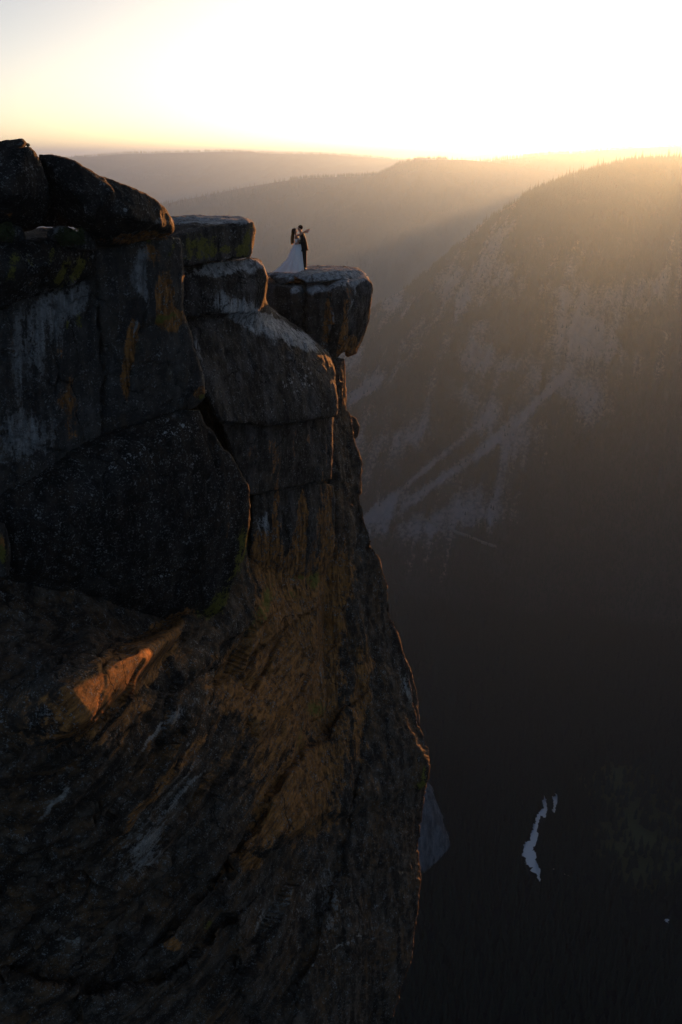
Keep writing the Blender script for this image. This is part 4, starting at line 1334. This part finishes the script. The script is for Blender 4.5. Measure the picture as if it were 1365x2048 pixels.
M_DRESS = cloth_mat('white_tulle', (0.90, 0.94, 0.98), 0.12)
M_HAIR = cloth_mat('brown_hair', (0.075, 0.040, 0.020), 0.3)
M_HAIR2 = cloth_mat('dark_hair', (0.035, 0.022, 0.014), 0.2)
M_STRAND = cloth_mat('fine_hair', (0.42, 0.25, 0.11), 0.55)


def skin_mesh(name, nodes, edges, mat, parent, sub=2):
    """one continuous surface grown round a skeleton; nodes are (x, y, z, radius[, radius2])"""
    me = bpy.data.meshes.new(name)
    me.from_pydata([n_[:3] for n_ in nodes], edges, [])
    tmp = bpy.data.objects.new(name, me)
    COL.objects.link(tmp)
    sk = tmp.modifiers.new('skin', 'SKIN')
    sk.use_smooth_shade = True
    if not me.skin_vertices:
        bm_ = bmesh.new()
        bm_.from_mesh(me)
        bm_.verts.layers.skin.verify()
        bm_.to_mesh(me)
        bm_.free()
    for i, n_ in enumerate(nodes):
        sv = me.skin_vertices[0].data[i]
        sv.radius = (n_[3], n_[4] if len(n_) > 4 else n_[3])
        sv.use_root = (i == 0)
    ss = tmp.modifiers.new('sub', 'SUBSURF')
    ss.levels = sub
    ss.render_levels = sub
    m2 = bpy.data.meshes.new_from_object(tmp.evaluated_get(DG()))
    bpy.data.objects.remove(tmp)
    m2.name = name
    m2.materials.clear()
    m2.materials.append(mat)
    m2.polygons.foreach_set('use_smooth', np.ones(len(m2.polygons), bool))
    return link(bpy.data.objects.new(name, m2), parent)


def hand(nodes, edges, wrist, d, side, curl, size=1.0):
    """palm and five bent fingers at the end of an arm; d = pointing direction, side = towards the thumb"""
    d = np.array(d, float)
    d /= np.linalg.norm(d)
    s = np.array(side, float)
    s -= d * (s @ d)
    s /= np.linalg.norm(s)
    nrm = np.cross(d, s)
    W = np.array(nodes[wrist][:3])

    def add(p, r_, prev):
        nodes.append((*p, r_))
        edges.append((prev, len(nodes) - 1))
        return len(nodes) - 1
    palm = add(W + d * .055 * size, .026 * size, wrist)
    for k, (off, L, r_) in enumerate(((.030, .072, .0085), (.010, .080, .009), (-.010, .075, .0085), (-.028, .058, .0075))):
        a = add(W + (d * .095 + s * off) * size, .011 * size, palm)
        p = W + (d * .095 + s * off) * size
        c = curl * (0.8 + .15 * k)
        dd = d * math.cos(c) + nrm * math.sin(c)
        p = p + dd * L * .5 * size
        a = add(p, r_ * size, a)
        dd = d * math.cos(1.9 * c) + nrm * math.sin(1.9 * c)
        add(p + dd * L * .5 * size, r_ * .8 * size, a)
    t1 = add(W + (d * .045 + s * .042) * size, .011 * size, palm)
    add(W + (d * .082 + s * .058 + nrm * .02) * size, .009 * size, t1)


def ellipsoid(name, c, r_, mat, parent, seg=12, rings=8):
    V_, F_ = [], []
    for i in range(rings + 1):
        th = math.pi * i / rings
        for k in range(seg):
            a = 6.2832 * k / seg
            V_.append((c[0] + r_[0] * math.sin(th) * math.cos(a), c[1] + r_[1] * math.sin(th) * math.sin(a), c[2] + r_[2] * math.cos(th)))
    for i in range(rings):
        for k in range(seg):
            F_.append((i * seg + k, (i + 1) * seg + k, (i + 1) * seg + (k + 1) % seg, i * seg + (k + 1) % seg))
    return mesh_obj(name, np.array(V_), F_, mat, parent)


def verts_of(o):
    a = np.empty(len(o.data.vertices) * 3, np.float32)
    o.data.vertices.foreach_get('co', a)
    return a.reshape(-1, 3).astype(float)


LEDGE = np.concatenate([verts_of(o) for o in (slab_a, slab_b)] + [verts_of(o) for o in bpy.data.objects if o.name == 'rock_ledge'])


def top_z(x, y, default=None):
    d = (LEDGE[:, 0] - x) ** 2 + (LEDGE[:, 1] - y) ** 2
    m = d < 0.10 ** 2
    return float(LEDGE[m, 2].max()) if m.any() else default


Yc = 42.3
foot = at(611, 535.5, Yc)
gz = top_z(foot[0], Yc, foot[2])
print('ledge height', gz, 'sight line', foot[2])
groom = empty('person', (foot[0], Yc, gz))
tag(groom, 'man in a dark suit standing on the ledge, holding the woman', 'person')
N_ = [(-.03, 0, .95, .10, .085), (-.06, 0, 1.12, .09, .08), (-.10, 0, 1.33, .11, .085), (-.145, 0, 1.48, .07), (-.168, 0, 1.535, .056), (-.198, 0, 1.575, .070), (-.212, 0, 1.625, .092, .084), (-.205, 0, 1.685, .098, .09), (-.19, 0, 1.735, .07)]
E_ = [(0, 1), (1, 2), (2, 3), (3, 4), (4, 5), (5, 6), (6, 7), (7, 8)]


def chain(N__, E__, start, pts):
    prev = start
    for p in pts:
        N__.append(p)
        E__.append((prev, len(N__) - 1))
        prev = len(N__) - 1
    return prev


w1 = chain(N_, E_, 2, [(-.11, -.17, 1.42, .062), (-.09, -.27, 1.15, .046), (-.27, -.235, 1.065, .030)])
hand(N_, E_, w1, (-1, .25, -.05), (0, -.1, 1), .35)
w2 = chain(N_, E_, 2, [(-.11, .17, 1.42, .062), (-.13, .26, 1.16, .046), (-.32, .20, 1.12, .030)])
hand(N_, E_, w2, (-1, -.4, 0), (0, .1, 1), .35)
for sy in (-1, 1):
    a = chain(N_, E_, 0, [(-.03, sy * .085, .86, .10), (-.015, sy * .10, .48, .062), (.0, sy * .10, .09, .042), (-.15, sy * .115, .035, .032)])
chain(N_, E_, 6, [(-.295, 0, 1.645, .016)])                       # nose
chain(N_, E_, 6, [(-.19, -.098, 1.65, .016)])
chain(N_, E_, 6, [(-.19, .098, 1.65, .016)])
skin_mesh('body', N_, E_, M_SKIN, groom)
J, JE = [(-.03, 0, .93, .175, .15), (-.05, 0, 1.10, .155, .14), (-.09, 0, 1.33, .185, .155), (-.14, 0, 1.46, .11, .09), (-.012, 0, .78, .165, .15)], [(0, 1), (1, 2), (2, 3), (0, 4)]
for sy, el, wr in ((-1, (-.09, -.27, 1.15, .060), (-.255, -.24, 1.07, .045)), (1, (-.13, .26, 1.16, .060), (-.30, .205, 1.12, .045))):
    chain(J, JE, 2, [(-.105, sy * .185, 1.415, .080), el, wr])
skin_mesh('suit_jacket', J, JE, M_SUIT, groom)
T_, TE = [(-.03, 0, .95, .145, .125)], []
for sy in (-1, 1):
    chain(T_, TE, 0, [(-.03, sy * .085, .84, .112), (-.012, sy * .10, .48, .082), (.0, sy * .10, .07, .066)])
skin_mesh('suit_trousers', T_, TE, M_SUIT, groom)
for sy in (-1, 1):
    skin_mesh('shoe', [(.03, sy * .10, .045, .045), (-.08, sy * .11, .04, .045), (-.19, sy * .118, .032, .032)], [(0, 1), (1, 2)], M_SHOE, groom)
ellipsoid('hair', (-.178, 0, 1.692), (.102, .094, .098), M_HAIR2, groom, 20, 14)
for sy in (-1, 1):
    ellipsoid('eye', (-.283, sy * .036, 1.665), (.010, .014, .009), M_EYE, groom)
ellipsoid('mouth', (-.272, 0, 1.600), (.010, .026, .009), M_LIP, groom)

bride = empty('person', (foot[0] + .035, Yc, gz))
tag(bride, 'woman in a white wedding gown with a long train on the ledge', 'person')
bx0 = -.38
N_ = [(-.345, 0, .95, .12, .115), (-.335, 0, 1.08, .098, .09), (-.365, 0, 1.26, .115, .095), (-.405, 0, 1.385, .055), (-.415, 0, 1.43, .043), (-.425, 0, 1.475, .060), (-.432, 0, 1.525, .082, .075), (-.440, 0, 1.58, .090, .082), (-.45, 0, 1.63, .06)]
E_ = [(0, 1), (1, 2), (2, 3), (3, 4), (4, 5), (5, 6), (6, 7), (7, 8)]
w1 = chain(N_, E_, 2, [(-.40, -.135, 1.35, .046), (-.20, -.245, 1.435, .034), (.03, -.175, 1.585, .023)])
hand(N_, E_, w1, (.93, .06, .22), (0, .5, .6), -.25, .95)
w2 = chain(N_, E_, 2, [(-.40, .135, 1.35, .046), (-.21, .235, 1.43, .034), (-.02, .15, 1.50, .023)])
hand(N_, E_, w2, (.8, -.5, .1), (0, .3, .8), -.5, .95)
for sy in (-1, 1):
    chain(N_, E_, 0, [(-.345, sy * .08, .86, .095), (-.345, sy * .085, .46, .055), (-.345, sy * .08, .09, .035), (-.22, sy * .09, .035, .028)])
chain(N_, E_, 6, [(-.345, 0, 1.545, .014)])
chain(N_, E_, 6, [(-.445, -.090, 1.55, .014)])
chain(N_, E_, 6, [(-.445, .090, 1.55, .014)])
skin_mesh('body', N_, E_, M_SKIN, bride)
for sy in (-1, 1):
    ellipsoid('eye', (-.362, sy * .032, 1.565), (.009, .013, .008), M_EYE, bride)
ellipsoid('mouth', (-.368, 0, 1.505), (.010, .022, .009), M_LIP, bride)
bod = skin_mesh('dress_bodice', [(-.34, 0, 1.05, .112, .103), (-.355, 0, 1.16, .112, .105), (-.360, 0, 1.255, .132, .112), (-.345, -.02, 1.30, .10, .075)], [(0, 1), (1, 2), (2, 3)], M_DRESS, bride)
# skirt: gathered at the waist, falling to the rock and trailing to the left
NR, NA = 34, 180
V_ = []
for i in range(NR):
    f = i / (NR - 1)
    z = 1.07 * (1 - f)
    spread = f ** 0.72
    for k in range(NA):
        a = 6.28318 * k / NA
        c, s = math.cos(a), math.sin(a)
        cxx = -.335 - .17 * f ** 1.1
        rx = .115 + .325 * spread
        ry = .105 + .33 * spread
        back_ = max(0.0, -c)
        ext = (.50 * back_ ** 2.2) * max(0.0, f - .62) ** 1.3 / .285
        fold = (math.sin(a * 11 + 1.4 * math.sin(f * 3)) * .5 + math.sin(a * 19 + 2 + f * 2) * .32 + math.sin(a * 5 + 1) * .3) * .06 * f ** 0.8
        R_ = 1 + fold / max(rx, .1)
        x = cxx + (rx * R_ + ext) * c
        y = (ry * R_) * s * (1 - .35 * min(1, ext / .5)) - .02
        zz = z
        if f > .75:
            zz = z * (1 - .3 * min(1, ext / .4))
        V_.append([x, y, zz])
V_ = np.array(V_)
for j in range(len(V_)):
    wx, wy = foot[0] + V_[j, 0], Yc + V_[j, 1]
    f = (j // NA) / (NR - 1)
    if f > .72:
        tz = top_z(wx, wy, gz - .10) - gz
        w = sstep(.72, 1.0, f)
        V_[j, 2] = max(V_[j, 2] + tz * w, tz + .015 + .03 * (1 - w))
F_ = []
for i in range(NR - 1):
    for k in range(NA):
        F_.append((i * NA + k, (i + 1) * NA + k, (i + 1) * NA + (k + 1) % NA, i * NA + (k + 1) % NA))
mesh_obj('dress_skirt', V_, F_, M_DRESS, bride)
# long hair down her back, with loose strands at its edge
HV, HF = [], []
prof = [(1.662, -.455, .015, .015), (1.650, -.462, .060, .058), (1.625, -.468, .090, .086), (1.58, -.478, .098, .098), (1.53, -.492, .088, .100), (1.47, -.510, .070, .100), (1.38, -.525, .058, .105), (1.28, -.530, .052, .104), (1.18, -.528, .046, .094), (1.10, -.522, .034, .070), (1.05, -.518, .012, .03)]
for z, cx_, rx_, ry_2 in prof:
    for k in range(28):
        a = 6.28318 * k / 28
        w = 1 + .07 * math.sin(a * 9 + z * 4)
        HV.append((cx_ + rx_ * w * math.cos(a), ry_2 * w * math.sin(a), z))
for i in range(len(prof) - 1):
    for k in range(28):
        HF.append((i * 28 + k, (i + 1) * 28 + k, (i + 1) * 28 + (k + 1) % 28, i * 28 + (k + 1) % 28))
mesh_obj('hair', np.array(HV), HF, M_HAIR, bride)
SV, SF = [], []
rn = random.Random(4)
for k in range(150):
    a = rn.uniform(-1, 1)
    y0 = a * .10
    x0 = -.50 - .045 * math.sqrt(max(0, 1 - a * a)) - rn.uniform(0, .02)
    z1 = rn.uniform(1.00, 1.16)
    pts = [(x0 + .04, y0 * .8, 1.58), (x0 - .02, y0, 1.45), (x0 - .045 + rn.uniform(-.015, .01), y0 * 1.08, 1.28), (x0 - .03 + rn.uniform(-.03, .02), y0 * 1.05, z1)]
    w = .004
    for p, q in zip(pts[:-1], pts[1:]):
        i = len(SV)
        SV += [(p[0] - w, p[1], p[2]), (p[0] + w, p[1] + w, p[2]), (q[0] + w, q[1] + w, q[2]), (q[0] - w, q[1], q[2])]
        SF.append((i, i + 1, i + 2, i + 3))
tag(mesh_obj('hair_strands', np.array(SV), SF, M_STRAND, bride, smooth=False), kind='stuff')
